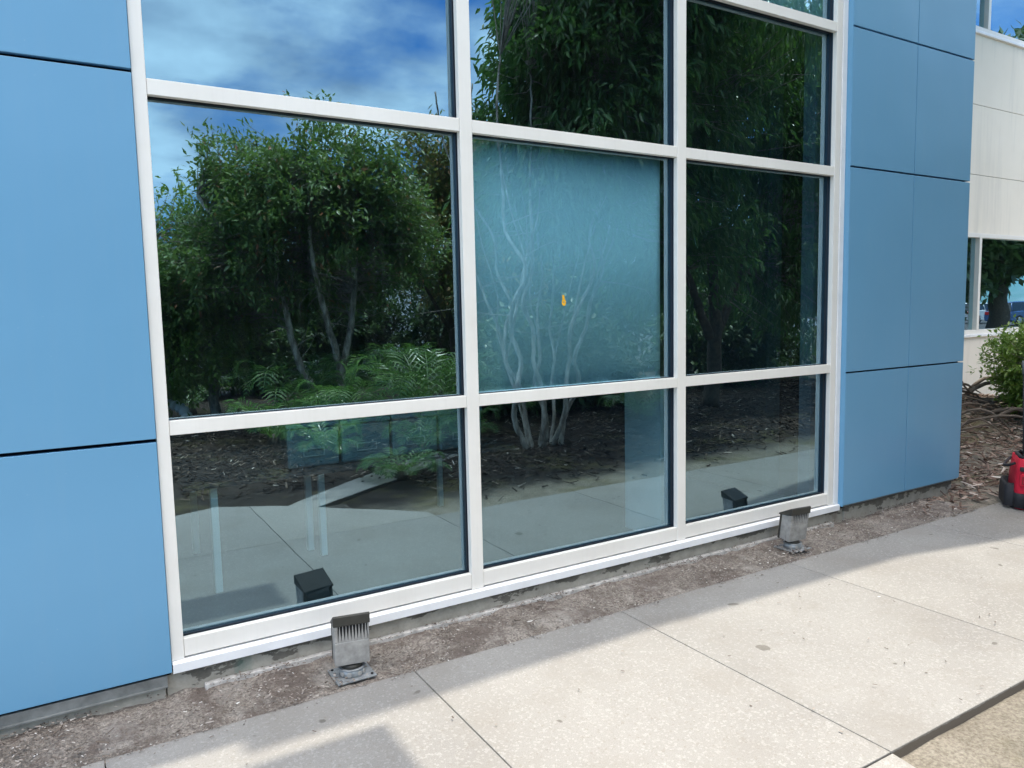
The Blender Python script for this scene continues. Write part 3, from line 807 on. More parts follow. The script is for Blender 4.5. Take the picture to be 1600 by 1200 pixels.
# ------------------------------------------------------------------ floodlights
def floodlight(loc, rz, tilt, label):
    e = empty('floodlight', loc); e.rotation_euler = (0, 0, rz)
    tag(e, label, 'floodlight', 'ground floodlights in the dirt strip')
    # plate (counter-rotated so it lies along the wall)
    mz = Matrix.Rotation(-rz, 4, 'Z')
    g = MB(); g.box(-0.085, 0.085, -0.078, 0.078, 0.0, 0.007, 0, mz)
    pl = g.build('base_plate', M['zinc'], e, 0.002)
    g = MB()
    for sx in (-0.068, 0.068):
        for sy in (-0.06, 0.06):
            g = MB(); c = mz @ Vector((sx, sy, 0)); g.tube([(c.x, c.y, 0.0075), (c.x, c.y, 0.0115)], 0.006, 8)
            g.build('screw', M['lampdark'], pl)
    g = MB(); g.tube([(0, 0, 0.0072), (0, 0, 0.036)], [0.056, 0.053], 28); g.tube([(0, 0, 0.0362), (0, 0, 0.040)], [0.057, 0.055], 28)
    co = g.build('collar', M['zinc'], e)
    g = MB()
    for t in (-2.5, -1.9, -1.1, -0.6):
        d = Vector((math.cos(t), math.sin(t), 0)); p = d * 0.0545
        g = MB(); g.tube([(p.x, p.y, 0.021), (p.x + d.x * 0.004, p.y + d.y * 0.004, 0.021)], 0.010, 12)
        g.build('knockout_cap', M['lamp'], co)
    g = MB(); g.tube([(0, 0.0, 0.0405), (0, 0.0, 0.056)], [0.046, 0.034], 20); g.tube([(-0.03, 0, 0.058), (0.03, 0, 0.058)], 0.016, 14)
    g.build('swivel_knuckle', M['lampcap'], e)
    mt = Matrix.Translation((0, 0.0, 0.062)) @ Matrix.Rotation(tilt, 4, 'X')
    W = 0.073; D = 0.040; H = 0.190
    # housing: hollow ribbed box (profile in y,z)
    g = MB()
    g.box(-W, W, -0.012, D, 0.0, H - 0.026, 0, mt)              # core
    g.box(-W, W, -D, -0.0125, 0.0, 0.105, 0, mt)                # lower solid front
    g.box(-W, -W + 0.016, -D, -0.0125, 0.1053, H, 0, mt); g.box(W - 0.007, W, -D, -0.0125, 0.1053, H, 0, mt)
    hb = g.build('housing', M['lamp'], e, 0.004)
    # fins between dark slots
    g = MB(); g.box(-W + 0.0165, W - 0.0075, -0.034, -0.0128, 0.1055, H - 0.002, 0, mt); g.build('vent_recess', M['lampdark'], hb)
    g = MB()
    nf = 9; x0 = -W + 0.0165; x1 = W - 0.0075; st = (x1 - x0) / nf
    for k in range(nf):
        xc = x0 + (k + 0.5) * st
        a = 0.0012; b2 = st * 0.5
        # fin thin at the top and wide at the bottom, so each slot ends in a point
        P = [(xc - b2, 0.1055), (xc + b2, 0.1055), (xc + a, 0.168), (xc + a, H - 0.003), (xc - a, H - 0.003), (xc - a, 0.168)]
        fm = mt @ Matrix(((1, 0, 0, 0), (0, 0, 1, 0), (0, 1, 0, 0), (0, 0, 0, 1)))
        g.prism(P, -D + 0.001, -0.0342, 0, fm)
    g.build('cooling_fins', M['lamp'], hb)
    g = MB()
    fm = mt @ Matrix(((0, 0, 1, 0), (1, 0, 0, 0), (0, 1, 0, 0), (0, 0, 0, 1)))
    g.prism([(-D - 0.004, H - 0.012), (D + 0.024, H - 0.040), (D + 0.024, H - 0.030), (-D + 0.004, H + 0.034), (-D - 0.004, H + 0.030)], -W - 0.004, W + 0.004, 0, fm)
    g.build('visor_cap', M['lampcap'], e, 0.003)
    g = MB()
    g.box(-W - 0.002, W + 0.002, D + 0.0005, D + 0.014, -0.004, 0.012, 0, mt); g.box(-W - 0.002, -W + 0.012, D + 0.0005, D + 0.014, 0.0125, H - 0.034, 0, mt); g.box(W - 0.012, W + 0.002, D + 0.0005, D + 0.014, 0.0125, H - 0.034, 0, mt)
    fr = g.build('lens_frame', M['lampcap'], e, 0.002)
    g = MB(); g.box(-W + 0.0125, W - 0.0125, D + 0.0005, D + 0.008, 0.0125, H - 0.034, 0, mt); g.build('lens', M['lamplens'], fr)
floodlight((0.960, -0.212, 0.006), R(-11), R(3), 'square grey finned floodlight on a zinc plate below the left pane')
floodlight((3.86, -0.175, 0.012), R(-7), R(8), 'tilted grey finned floodlight turned aside below the right pane')

# ------------------------------------------------------------------ tool bag
def bag():
    e = empty('tool_bag', (5.93, -0.50, 0.0), R(-57)); e.scale = (1.08, 1.08, 1.12)
    tag(e, 'open red and black tool bag standing on the shaded walkway', 'bag')
    # local: x along front face (away to the right), y along the side face (away from camera)
    W, D, H = 0.50, 0.34, 0.36
    def rr(w0, w1, d0, d1, r, n=4):
        P = []
        for cx, cy, a0 in ((w1 - r, d0 + r, -90), (w1 - r, d1 - r, 0), (w0 + r, d1 - r, 90), (w0 + r, d0 + r, 180)):
            for k in range(n + 1):
                t = R(a0 + 90 * k / n); P.append((cx + r * math.cos(t), cy + r * math.sin(t)))
        return P
    def loft(levels, mi, g):
        base = len(g.v)
        n = len(levels[0][1])
        for z, P in levels:
            g.v += [(x, y, z) for x, y in P]
        for i in range(len(levels) - 1):
            for k in range(n):
                k2 = (k + 1) % n
                g.f.append((base + i * n + k, base + i * n + k2, base + (i + 1) * n + k2, base + (i + 1) * n + k)); g.m.append(mi); g.sm.append(True)
        return base, n
    g = MB()
    lv = [(0.0, rr(0.02, W - 0.02, 0.02, D - 0.02, 0.03)), (0.01, rr(0, W, 0, D, 0.04)), (0.12, rr(-0.005, W + 0.005, -0.005, D + 0.005, 0.045)), (0.25, rr(0.004, W - 0.004, 0.004, D - 0.004, 0.035)), (0.335, rr(0.015, W - 0.015, 0.015, D - 0.015, 0.03)), (0.34, rr(0.045, W - 0.045, 0.045, D - 0.045, 0.035)), (0.25, rr(0.06, W - 0.06, 0.06, D - 0.06, 0.03))]
    b0, n = loft(lv, 0, g)
    g.f.append(tuple(b0 + k for k in range(n - 1, -1, -1))); g.m.append(0); g.sm.append(False)
    e0 = b0 + (len(lv) - 1) * n; g.f.append(tuple(e0 + k for k in range(n))); g.m.append(0); g.sm.append(False)
    body = g.build('bag_body', M['bagred'], e)
    # black lower wrap with pockets
    g = MB()
    lv = [(0.004, rr(0.01, W - 0.01, 0.01, D - 0.01, 0.04)), (0.02, rr(-0.012, W + 0.012, -0.012, D + 0.012, 0.045)), (0.08, rr(-0.012, W + 0.012, -0.012, D + 0.012, 0.04)), (0.112, rr(-0.010, W + 0.010, -0.010, D + 0.010, 0.04)), (0.114, rr(-0.004, W + 0.004, -0.003, D + 0.003, 0.045))]
    loft(lv, 0, g)
    g.build('lower_wrap', M['bagblack'], body)
    # side pocket (tall, black) at the left end
    g = MB()
    lv = [(0.02, rr(-0.06, 0.03, 0.03, D - 0.03, 0.03)), (0.08, rr(-0.06, 0.03, 0.02, D - 0.02, 0.035)), (0.15, rr(-0.055, 0.02, 0.05, D - 0.02, 0.03)), (0.17, rr(-0.045, 0.01, 0.06, D - 0.03, 0.03)), (0.11, rr(-0.035, 0.0, 0.07, D - 0.04, 0.025))]
    loft(lv, 0, g); g.build('side_pocket', M['bagblack'], body)
    g = MB()
    for x in (0.05, 0.19, 0.33):
        lv = [(0.012, rr(x, x + 0.11, -0.045, 0.0, 0.018)), (0.06, rr(x - .003, x + 0.113, -0.052, 0.0, 0.02)), (0.13, rr(x, x + 0.11, -0.045, 0.0, 0.018)), (0.135, rr(x + 0.01, x + 0.1, -0.038, 0.0, 0.014))]
        b0, n = loft(lv, 0, g); e0 = b0 + 3 * n; g.f.append(tuple(e0 + k for k in range(n))); g.m.append(0); g.sm.append(False)
    g.build('front_pockets', M['bagblack'], body)
    # emblem: raised red plate with block strokes, black strap above
    g = MB(); g.box(0.020, 0.135, -0.018, 0.012, 0.165, 0.245); em = g.build('emblem', M['bagred'], body, 0.004)
    g = MB()
    def st(a, b2, c, d): g.box(0.020 + a, 0.020 + b2, -0.0215, -0.0185, 0.165 + c, 0.165 + d)
    st(0.010, 0.018, 0.014, 0.064); st(0.0185, 0.034, 0.014, 0.021); st(0.0185, 0.034, 0.057, 0.064); st(0.042, 0.050, 0.014, 0.064); st(0.0505, 0.064, 0.036, 0.043); st(0.0645, 0.072, 0.014, 0.064); st(0.080, 0.088, 0.014, 0.064); st(0.0885, 0.102, 0.014, 0.021); st(0.0885, 0.102, 0.057, 0.064)
    g.build('emblem_strokes', M['bagred2'], em)
    g = MB(); g.box(0.02, 0.32, -0.012, 0.014, 0.262, 0.288); g.build('buckle_strap', M['bagblack'], body, 0.003)
    # top rim and folded grey lid
    g = MB()
    rim = [(x, y, 0.338 + 0.006 * math.sin(7 * x + 9 * y)) for x, y in rr(0.035, W - 0.035, 0.035, D - 0.035, 0.05, 5)]
    g.tube(rim + [rim[0]], 0.013, 8); g.build('rim', M['bagblack'], body)
    g = MB(); 
    nx, ny = 12, 8
    V = [];
    for j in range(ny + 1):
        for i in range(nx + 1):
            x = 0.05 + (W - 0.1) * i / nx; y = 0.05 + (D - 0.1) * j / ny
            V.append((x, y, 0.352 + 0.028 * math.sin(math.pi * j / ny) + 0.01 * noise.noise(Vector((x * 14, y * 14, 1)))))
    F = np.array([[j * (nx + 1) + i, j * (nx + 1) + i + 1, (j + 1) * (nx + 1) + i + 1, (j + 1) * (nx + 1) + i] for j in range(ny) for i in range(nx)])
    o = np_mesh('lid_flap', np.array(V), F, M['baggrey'], body, True); sd = o.modifiers.new('t', 'SOLIDIFY'); sd.thickness = 0.006
    # handle straps drooping at the left
    g = MB()
    g.tube([(0.0, 0.08, 0.30), (-0.035, 0.12, 0.275), (-0.05, 0.17, 0.27), (-0.035, 0.22, 0.28), (0.0, 0.26, 0.31)], 0.009, 8)
    g.tube([(0.05, -0.005, 0.30), (0.13, -0.03, 0.325), (0.22, -0.04, 0.33), (0.34, -0.03, 0.325), (0.43, -0.005, 0.30)], 0.009, 8)
    g.build('carry_strap', M['bagblack'], body)
    # umbrella-like black pole standing in the bag
    e2 = empty('tool_pole', (6.045, -0.50, 0.20)); tag(e2, 'thin black pole standing upright out of the red tool bag', 'pole')
    g = MB(); g.tube([(0, 0, 0), (0.0, 0.03, 0.80)], 0.009, 10); g.build('pole_shaft', M['bagblack'], e2)
    g = MB(); g.tube([(0.0, 0.0301, 0.8005), (0.0, 0.035, 0.90)], 0.013, 12); g.build('pole_grip', M['baggrey'], e2)
bag()

# ------------------------------------------------------------------ plants
def leaves_mesh(name, C, D, L, w, droop, m, parent, per=14, twig=0.3, seed=1, fine=False, spread=0.8):
    rg = np.random.default_rng(seed)
    n = len(C) * per
    Ci = np.repeat(C, per, 0); Di = np.repeat(D, per, 0)
    t = rg.uniform(-0.2, 1, n)[:, None]
    P = Ci + Di * t * twig + rg.normal(0, twig * 0.22, (n, 3))
    rnd = rg.normal(0, 1, (n, 3)); rnd /= np.linalg.norm(rnd, axis=1)[:, None]
    d = Di * 0.6 + rnd * spread + np.array([0, 0, -droop]); d /= np.linalg.norm(d, axis=1)[:, None]
    up = np.array([0, 0, 1.0]) + rg.normal(0, 0.45, (n, 3))
    s = np.cross(d, up); s /= (np.linalg.norm(s, axis=1)[:, None] + 1e-9)
    u = np.cross(s, d)
    ln = L * (0.45 + 0.85 * rg.random(n) ** 0.8)[:, None]; ww = w * rg.uniform(0.7, 1.15, n)[:, None] * 0.5
    if fine:
        V = np.stack([P, P + d * ln * 0.35 + s * ww + u * ww * 0.35, P + d * ln * 0.35 - s * ww + u * ww * 0.35, P + d * ln * 0.7 + s * ww * 0.75 - u * ln * 0.05, P + d * ln * 0.7 - s * ww * 0.75 - u * ln * 0.05, P + d * ln - u * ln * 0.16], 1)
        q = np.array([[0, 2, 4, 5], [0, 5, 3, 1]])
        k = 6
    else:
        V = np.stack([P, P + d * ln * 0.45 + s * ww, P + d * ln - u * ln * 0.08, P + d * ln * 0.45 - s * ww], 1)
        q = np.array([[0, 1, 2, 3]]); k = 4
    F = ((np.arange(n) * k)[:, None, None] + q[None]).reshape(-1, 4)
    return np_mesh(name, V.reshape(-1, 3), F, m, parent)

def clusters(lobes, n, seed, thr=-0.12, ns=1.1, edge=0.5):
    rg = np.random.default_rng(seed)
    vol = np.array([l[3] * l[4] * l[5] for l in lobes]) ** 0.8; vol /= vol.sum()
    C = []; D = []
    tries = 0
    while len(C) < n and tries < n * 12:
        tries += 1
        l = lobes[rg.choice(len(lobes), p=vol)]
        v = rg.normal(0, 1, 3); v /= np.linalg.norm(v)
        r = rg.random() ** edge
        q = v * r
        # uneven outline
        k = 1 + 0.28 * noise.noise(Vector((v[0] * 2.3 + l[0], v[1] * 2.3 + l[1], v[2] * 2.3 + seed)))
        p = np.array(l[:3]) + q * np.array(l[3:6]) * k
        if noise.noise(Vector((p[0] * ns, p[1] * ns, p[2] * ns + seed * 3.1))) < thr: continue
        C.append(p); D.append(v + np.array([0, 0, 0.25]) + rg.normal(0, .25, 3))
    C = np.array(C); D = np.array(D); D /= np.linalg.norm(D, axis=1)[:, None]
    return C, D

def tree(name, label, cat, base, stems, lobes, ncl, leaf, m_leaf, m_bark, seed, group=None, per=14, droop=0.4, twig=0.3, thr=-0.12, ns=1.1, fine=False, branch=0.25, bare=0, tn=8, spread=0.8, edge=0.5):
    e = empty(name, base)
    tag(e, label, cat, group)
    rg = random.Random(seed)
    nodes = []
    g = MB()
    for path, r0, r1 in stems:
        P = [Vector(p) for p in path]
        # smooth path with small wobble
        Q = []
        seg = 7
        for i in range(len(P) - 1):
            a = P[max(i - 1, 0)]; b = P[i]; c = P[i + 1]; d = P[min(i + 2, len(P) - 1)]
            for k in range(seg):
                t = k / seg
                q = 0.5 * ((2 * b) + (c - a) * t + (2 * a - 5 * b + 4 * c - d) * t * t + (3 * b - 3 * c + d - a) * t ** 3)
                Q.append(q + Vector((rg.gauss(0, 1), rg.gauss(0, 1), 0)) * r0 * 0.10)
        Q.append(P[-1])
        rad = [r0 + (r1 - r0) * i / (len(Q) - 1) for i in range(len(Q))]
        g.tube(Q, rad, tn)
        nodes += [(q, rad[i]) for i, q in enumerate(Q) if i > len(Q) * 0.35]
    g.build('trunk', m_bark, e)
    C, D = clusters(lobes, ncl, seed, thr, ns, edge)
    g = MB()
    NP = np.array([tuple(q) for q, _ in nodes])
    for i in range(len(C)):
        if rg.random() > branch: continue
        c = Vector(C[i]); dd = ((NP - C[i]) ** 2).sum(1) + np.maximum(0, (NP[:, 2] - C[i][2])) * 2
        j = int(np.argmin(dd)); a = nodes[j][0]
        L = (c - a).length
        if L > 4: continue
        mid = a.lerp(c, 0.5) + Vector((rg.gauss(0, 1), rg.gauss(0, 1), rg.gauss(0, 1) + 0.4)) * L * 0.09
        r = min(nodes[j][1] * 0.7, 0.006 + 0.006 * L)
        g.tube([a, a.lerp(mid, 0.5) + Vector((0, 0, L * 0.03)), mid, c + Vector(D[i]) * twig], [r, r * 0.8, r * 0.6, 0.002], 4, cap=False)
    for _ in range(bare):
        q, r = nodes[rg.randrange(len(nodes))]
        if q.z > 0.62 * NP[:, 2].max(): continue
        d = Vector((rg.gauss(0, 1), rg.gauss(0, 1), rg.gauss(0.3, 0.7))).normalized(); L = rg.uniform(0.35, 0.95)
        k = d.orthogonal().normalized() * L * 0.2
        g.tube([q, q + d * L * 0.4 + k * 0.5, q + d * L * 0.75 + k * 0.6, q + d * L + Vector((0, 0, -0.1 * L))], [0.008, 0.006, 0.004, 0.0015], 4, cap=False)
    if g.v: g.build('branches', M['twig'], e)
    leaves_mesh('crown', C, D, leaf[0], leaf[1], droop, m_leaf, e, per, twig, seed + 7, fine, spread)
    return e

def plants():
    # A: large olive-green tree reflected in the left pane, three pale stems
    tree('garden_tree', 'broad olive green tree with forked pale stems mirrored in the left pane', 'tree', (3.35, -7.5, -0.02),
         [([(0.0, 0, 0), (-0.25, 0, 0.45), (-0.5, 0, 1.0), (-0.72, 0.1, 1.9), (-1.3, 0.1, 2.6), (-1.7, 0, 3.2)], 0.075, 0.02),
          ([(0.12, 0, 0), (0.15, 0, 0.72), (-0.08, 0.1, 1.6), (-0.25, 0.1, 2.6), (-0.1, 0, 3.6)], 0.075, 0.02),
          ([(0.15, 0, 0.3), (0.2, 0, 0.8), (0.42, 0, 1.9), (0.35, 0.2, 2.8), (0.5, 0.2, 3.7)], 0.07, 0.02),
          ([(-0.72, 0.1, 1.9), (-0.75, 0.2, 2.6), (-0.55, 0.3, 3.4)], 0.04, 0.015)],
         [(-0.35, 0.1, 3.25, 1.25, 1.1, 1.15), (0.5, 0.1, 3.2, 0.85, 0.9, 0.8), (-1.35, -0.2, 2.5, 1.0, 0.9, 1.0), (0.9, 0.0, 2.5, 0.8, 0.7, 0.6), (-0.2, -0.3, 2.35, 0.9, 0.6, 0.5), (0.7, -0.9, 2.5, 0.9, 0.8, 0.9), (-0.6, -1.1, 2.3, 1.3, 0.8, 0.9)],
         3600, (0.10, 0.040), M['leaf_olive'], M['bark_pale'], 21, 'garden trees mirrored in the glass wall', per=20, droop=0.2, twig=0.24, branch=0.35, bare=70)
    tree('garden_tree', 'low bright green bushy tree at the left edge of the mirrored garden', 'tree', (1.05, -8.6, -0.02),
         [([(0, 0, 0), (0.1, 0, 1.0), (0.0, 0, 2.0), (0.1, 0, 2.7)], 0.07, 0.02), ([(0, 0, 0.3), (0.4, 0, 1.2), (0.6, 0.1, 2.3)], 0.05, 0.015)],
         [(0.35, 0, 2.5, 0.75, 0.8, 0.85), (-0.4, 0.2, 1.9, 0.95, 0.9, 0.9), (0.9, 0, 1.8, 0.7, 0.7, 0.8), (0.2, 0, 1.2, 1.1, 0.8, 0.7)],
         1500, (0.11, 0.042), M['leaf_bright'], M['bark_dark'], 22, 'garden trees mirrored in the glass wall', per=20, droop=0.25, twig=0.26, branch=0.2)
    tree('garden_tree', 'green tree with rusty new leaves between the forked tree and the dark tall tree', 'tree', (6.3, -9.2, -0.02),
         [([(0, 0, 0), (-0.1, 0, 1.4), (-0.35, 0, 2.6), (-0.3, 0, 4.2)], 0.09, 0.02), ([(0, 0, 0.8), (0.5, 0, 2.0), (0.7, 0.1, 3.8)], 0.06, 0.015), ([(-0.1, 0, 1.2), (-0.7, 0.1, 2.2), (-0.9, 0, 3.2)], 0.045, 0.012)],
         [(0.1, 0, 4.1, 1.15, 1.1, 0.95), (1.0, 0, 3.4, 1.1, 1.0, 1.1), (-0.75, 0, 3.1, 0.75, 0.8, 0.85), (0.3, 0, 2.4, 1.5, 1.0, 0.9)],
         2100, (0.12, 0.05), M['leaf_rust'], M['bark_dark'], 23, 'garden trees mirrored in the glass wall', per=18, droop=0.25, twig=0.28, branch=0.3, bare=60)
    # C: multi-stem tree near the glass, tall dark crown
    st = []
    for (bx, tx, ty, r) in ((-0.24, -0.55, 0.15, 0.036), (-0.15, -0.42, -0.2, 0.026), (-0.05, -0.18, 0.1, 0.034), (0.03, 0.10, -0.15, 0.026), (0.12, 0.38, 0.2, 0.03), (0.24, 0.82, -0.05, 0.033), (0.1, 0.60, -0.35, 0.022), (-0.2, -0.48, -0.35, 0.02)):
        k = random.Random(int(bx * 100) + 77)
        pts = [(bx, 0.03 * ty, 0)]
        for z in (0.35, 0.7, 1.0, 1.35, 1.65, 2.0, 2.4, 2.9, 3.5, 4.1):
            f = min(1.55, (z / 2.1) ** 0.9)
            pts.append((bx + (tx - bx) * f + k.gauss(0, 0.035 + 0.012 * z), ty * f * 1.7 + k.gauss(0, 0.05), z))
        st.append((pts, r, 0.010))
        # a forking side limb
        q = pts[3 + k.randrange(2)]; sx = k.choice((-1, 1))
        st.append(([q, (q[0] + 0.10 * sx, q[1], q[2] + 0.35), (q[0] + 0.14 * sx, q[1] + 0.1, q[2] + 0.75), (q[0] + 0.32 * sx, q[1] + 0.1, q[2] + 1.3), (q[0] + 0.38 * sx, q[1], q[2] + 1.9)], r * 0.5, 0.006))
    tree('garden_tree', 'tall dark tree on a clump of slender pale trunks mirrored beside the centre panes', 'tree', (4.62, -3.72, -0.02), st,
         [(0.6, 0.0, 3.9, 1.0, 1.1, 1.2), (0.2, 0.1, 3.7, 0.65, 0.8, 0.9), (0.45, 0.1, 4.8, 0.65, 0.8, 0.8), (1.0, 0.1, 5.2, 0.95, 1.3, 1.3), (1.7, -0.2, 4.6, 1.3, 1.3, 1.6), (0.4, -0.4, 2.9, 0.95, 0.8, 0.55), (1.6, -0.5, 3.0, 1.1, 0.9, 0.7), (0.4, 1.0, 6.1, 1.1, 0.75, 0.7), (1.3, 0.9, 5.8, 0.9, 0.8, 0.9)],  # high front lobes out of view are added to shade the bed
         4800, (0.14, 0.042), M['leaf_mango'], M['bark_pale'], 24, 'garden trees mirrored in the glass wall', per=15, droop=0.75, twig=0.28, branch=0.4, bare=70, fine=True, spread=0.65, thr=-0.25)
    tree('garden_tree', 'dense dark tree with hanging boughs mirrored behind the right hand panes', 'tree', (8.6, -5.0, -0.02),
         [([(0, 0, 0), (0.1, 0, 1.5), (-0.1, 0, 3.2), (0.1, 0, 5.2)], 0.13, 0.03), ([(0.05, 0, 1.0), (0.8, 0, 2.4), (1.4, 0, 4.2)], 0.08, 0.02), ([(0.0, 0, 1.1), (-0.8, 0.2, 2.3), (-1.4, 0.3, 3.9)], 0.08, 0.02)],
         [(-1.3, 0.2, 4.2, 1.2, 1.1, 1.5), (0.2, 0.2, 4.8, 1.6, 1.3, 1.8), (1.8, 0.2, 4.2, 1.5, 1.3, 1.8), (-1.0, 0.3, 2.4, 1.1, 0.9, 0.9), (1.6, 0, 2.2, 1.5, 1.0, 0.9), (3.4, -0.2, 3.4, 1.5, 1.2, 2.2), (-1.2, 2.2, 5.4, 1.3, 0.8, 0.9)],  # last lobe is added high in front to cast shade on the bed
         4200, (0.155, 0.044), M['leaf_mango'], M['bark_dark'], 25, 'garden trees mirrored in the glass wall', per=14, droop=0.7, twig=0.32, branch=0.2, fine=True, spread=0.65, thr=-0.2)
    # backdrop shrubs, each its own plant
    spots = [(-3.2, -12.4, 2.9, 'rounded hedge shrub farthest left in the mirrored back row'), (-0.6, -12.8, 2.9, 'rounded hedge shrub behind the low bright green tree'), (2.1, -12.2, 2.5, 'dark hedge shrub behind the ribbed drain pipe'), (4.9, -13.0, 3.0, 'hedge shrub behind the forked pale stems'),
             (8.4, -12.3, 3.9, 'tall hedge shrub behind the rusty leaved tree'), (11.2, -12.0, 4.2, 'large hedge shrub behind the clump of slender trunks'), (14.2, -11.0, 4.0, 'large hedge shrub behind the dark tree with hanging boughs'), (17.5, -11.8, 3.8, 'hedge shrub farthest right in the mirrored back row'), (6.6, -6.6, 1.5, 'low dark shrub growing behind the clump of slender trunks'), (11.8, -7.4, 2.2, 'dark shrub under the right end of the mirrored dark tree')]
    for i, (x, y, h, lab) in enumerate(spots):
        w = 1.5 if h > 2 else 1.1
        tree('hedge_shrub', lab, 'shrub', (x, y, -0.03), [([(0, 0, 0), (0.1, 0, h * 0.5), (0, 0, h * 0.85)], 0.05, 0.01), ([(0, 0, 0.1), (-0.4, 0.1, h * 0.45), (-0.6, 0, h * 0.7)], 0.035, 0.01)],
             [(0, 0, h * 0.55, w, 0.9, h * 0.45), (-w * 0.6, 0, h * 0.35, w * 0.7, 0.8, h * 0.35), (w * 0.65, 0, h * 0.38, w * 0.75, 0.8, h * 0.38)],
             1250, (0.15, 0.07), M['leaf_hedge'], M['bark_dark'], 40 + i, 'hedge shrubs at the back of the garden', per=16, droop=0.2, twig=0.32, branch=0.1, thr=-0.3)
    # oak out in the car park, mirrored in the stucco wing's windows
    tree('oak_tree', 'big oak shading the parked cars mirrored in the stucco wing windows', 'tree', (36, -9.2, -0.1),
         [([(0, 0, 0), (0.1, 0, 2.2), (-0.3, 0, 4.5), (0, 0, 9)], 0.5, 0.12), ([(0, 0, 2.3), (2.5, 0, 5), (4.5, 0, 8)], 0.3, 0.08), ([(0, 0, 2.4), (-2, 0.3, 4.8), (-3, 0.4, 8)], 0.28, 0.08)],
         [(0, 0, 8.5, 3.8, 3, 4), (3.8, 0, 7.5, 3.4, 3, 3.6), (-2, 0, 6.6, 2.4, 2.6, 2.6), (3, 0, 5, 3.5, 2.5, 1.6), (8, 0, 6.5, 3.5, 3, 3.5), (-4.5, -1, 4.5, 3.0, 2.5, 3.5), (-1, -1, 3.6, 2.6, 2, 1.2)],
         5200, (0.5, 0.24), M['leaf_hedge'], M['bark_dark'], 31, None, per=12, droop=0.3, twig=0.7, branch=0.12, ns=0.5, thr=-0.2)
    # shrub by the stucco wall
    tree('clipped_shrub', 'small leafy green shrub by the stucco wall behind the tool bag', 'shrub', (9.42, 0.9, 0.05),
         [([(0, 0, 0), (0.02, 0, 0.35), (-0.05, 0, 0.8)], 0.018, 0.006), ([(0, 0, 0.1), (-0.2, 0.05, 0.5), (-0.35, 0, 0.85)], 0.014, 0.005), ([(0, 0, 0.1), (0.25, -0.05, 0.6)], 0.014, 0.005)],
         [(-0.05, 0, 0.80, 0.52, 0.45, 0.42), (0.45, 0, 0.85, 0.5, 0.4, 0.40), (0.0, -0.05, 0.50, 0.45, 0.38, 0.28)],
         1700, (0.06, 0.027), M['leaf_bright'], M['twig'], 52, None, per=18, droop=0.0, twig=0.12, branch=0.15, thr=-0.6, edge=0.5)
plants()

def frond(V, F, base, az, L, rise, leafl, leafw, n, rg, fold=0.5):
    """feather frond: arching midrib and paired leaflets, as strips of quads"""
    d = Vector((math.cos(az), math.sin(az), 0))
    s = Vector((-math.sin(az), math.cos(az), 0))
    P = []
    for i in range(n + 1):
        t = i / n
        P.append(Vector(base) + d * L * (math.sin(t * 1.35) / math.sin(1.35)) * 0.95 + Vector((0, 0, rise * math.sin(t * 2.35) - 0.10 * L * t * t)))
    for i in range(n):
        a, b = P[i], P[i + 1]
        k = len(V); w = s * 0.006
        V += [a - w, a + w, b + w, b - w]; F.append((k, k + 1, k + 2, k + 3))
        if i < 2: continue
        t = i / n; ll = leafl * math.sin(math.pi * (0.12 + 0.85 * t)) * rg.uniform(0.85, 1.1)
        tan = (b - a).normalized(); up = tan.cross(s) * -1
        for sg in (-1, 1):
            dr = (s * sg * 0.8 + tan * 0.55 + Vector((0, 0, fold * 0.4))).normalized()
            m = a + dr * ll * 0.5; e = a + dr * ll - Vector((0, 0, ll * 0.22)); w = tan * leafw * 0.5
            k = len(V); V += [a, m - w, e, m + w]; F.append((k, k + 1, k + 2, k + 3))

def palm(name, label, loc, nf, L, rise, leafl, leafw, n, seed, group, az0=0, az1=2 * math.pi, cat='palm'):
    rg = random.Random(seed)
    e = empty(name, loc); tag(e, label, cat, group)
    for i in range(nf):
        V = []; F = []
        az = az0 + (az1 - az0) * (i + rg.uniform(-0.3, 0.3)) / nf
        frond(V, F, (0, 0, 0.03), az, L * rg.uniform(0.75, 1.1), rise * rg.uniform(0.6, 1.25), leafl, leafw, n, rg)
        np_mesh('frond', np.array([tuple(v) for v in V]), np.array(F), M['frond'], e)
    g = MB(); g.tube([(0, 0, -0.05), (0, 0, 0.05), (0.0, 0, 0.12)], [0.07, 0.06, 0.02], 8); g.build('stem', M['bark_dark'], e)

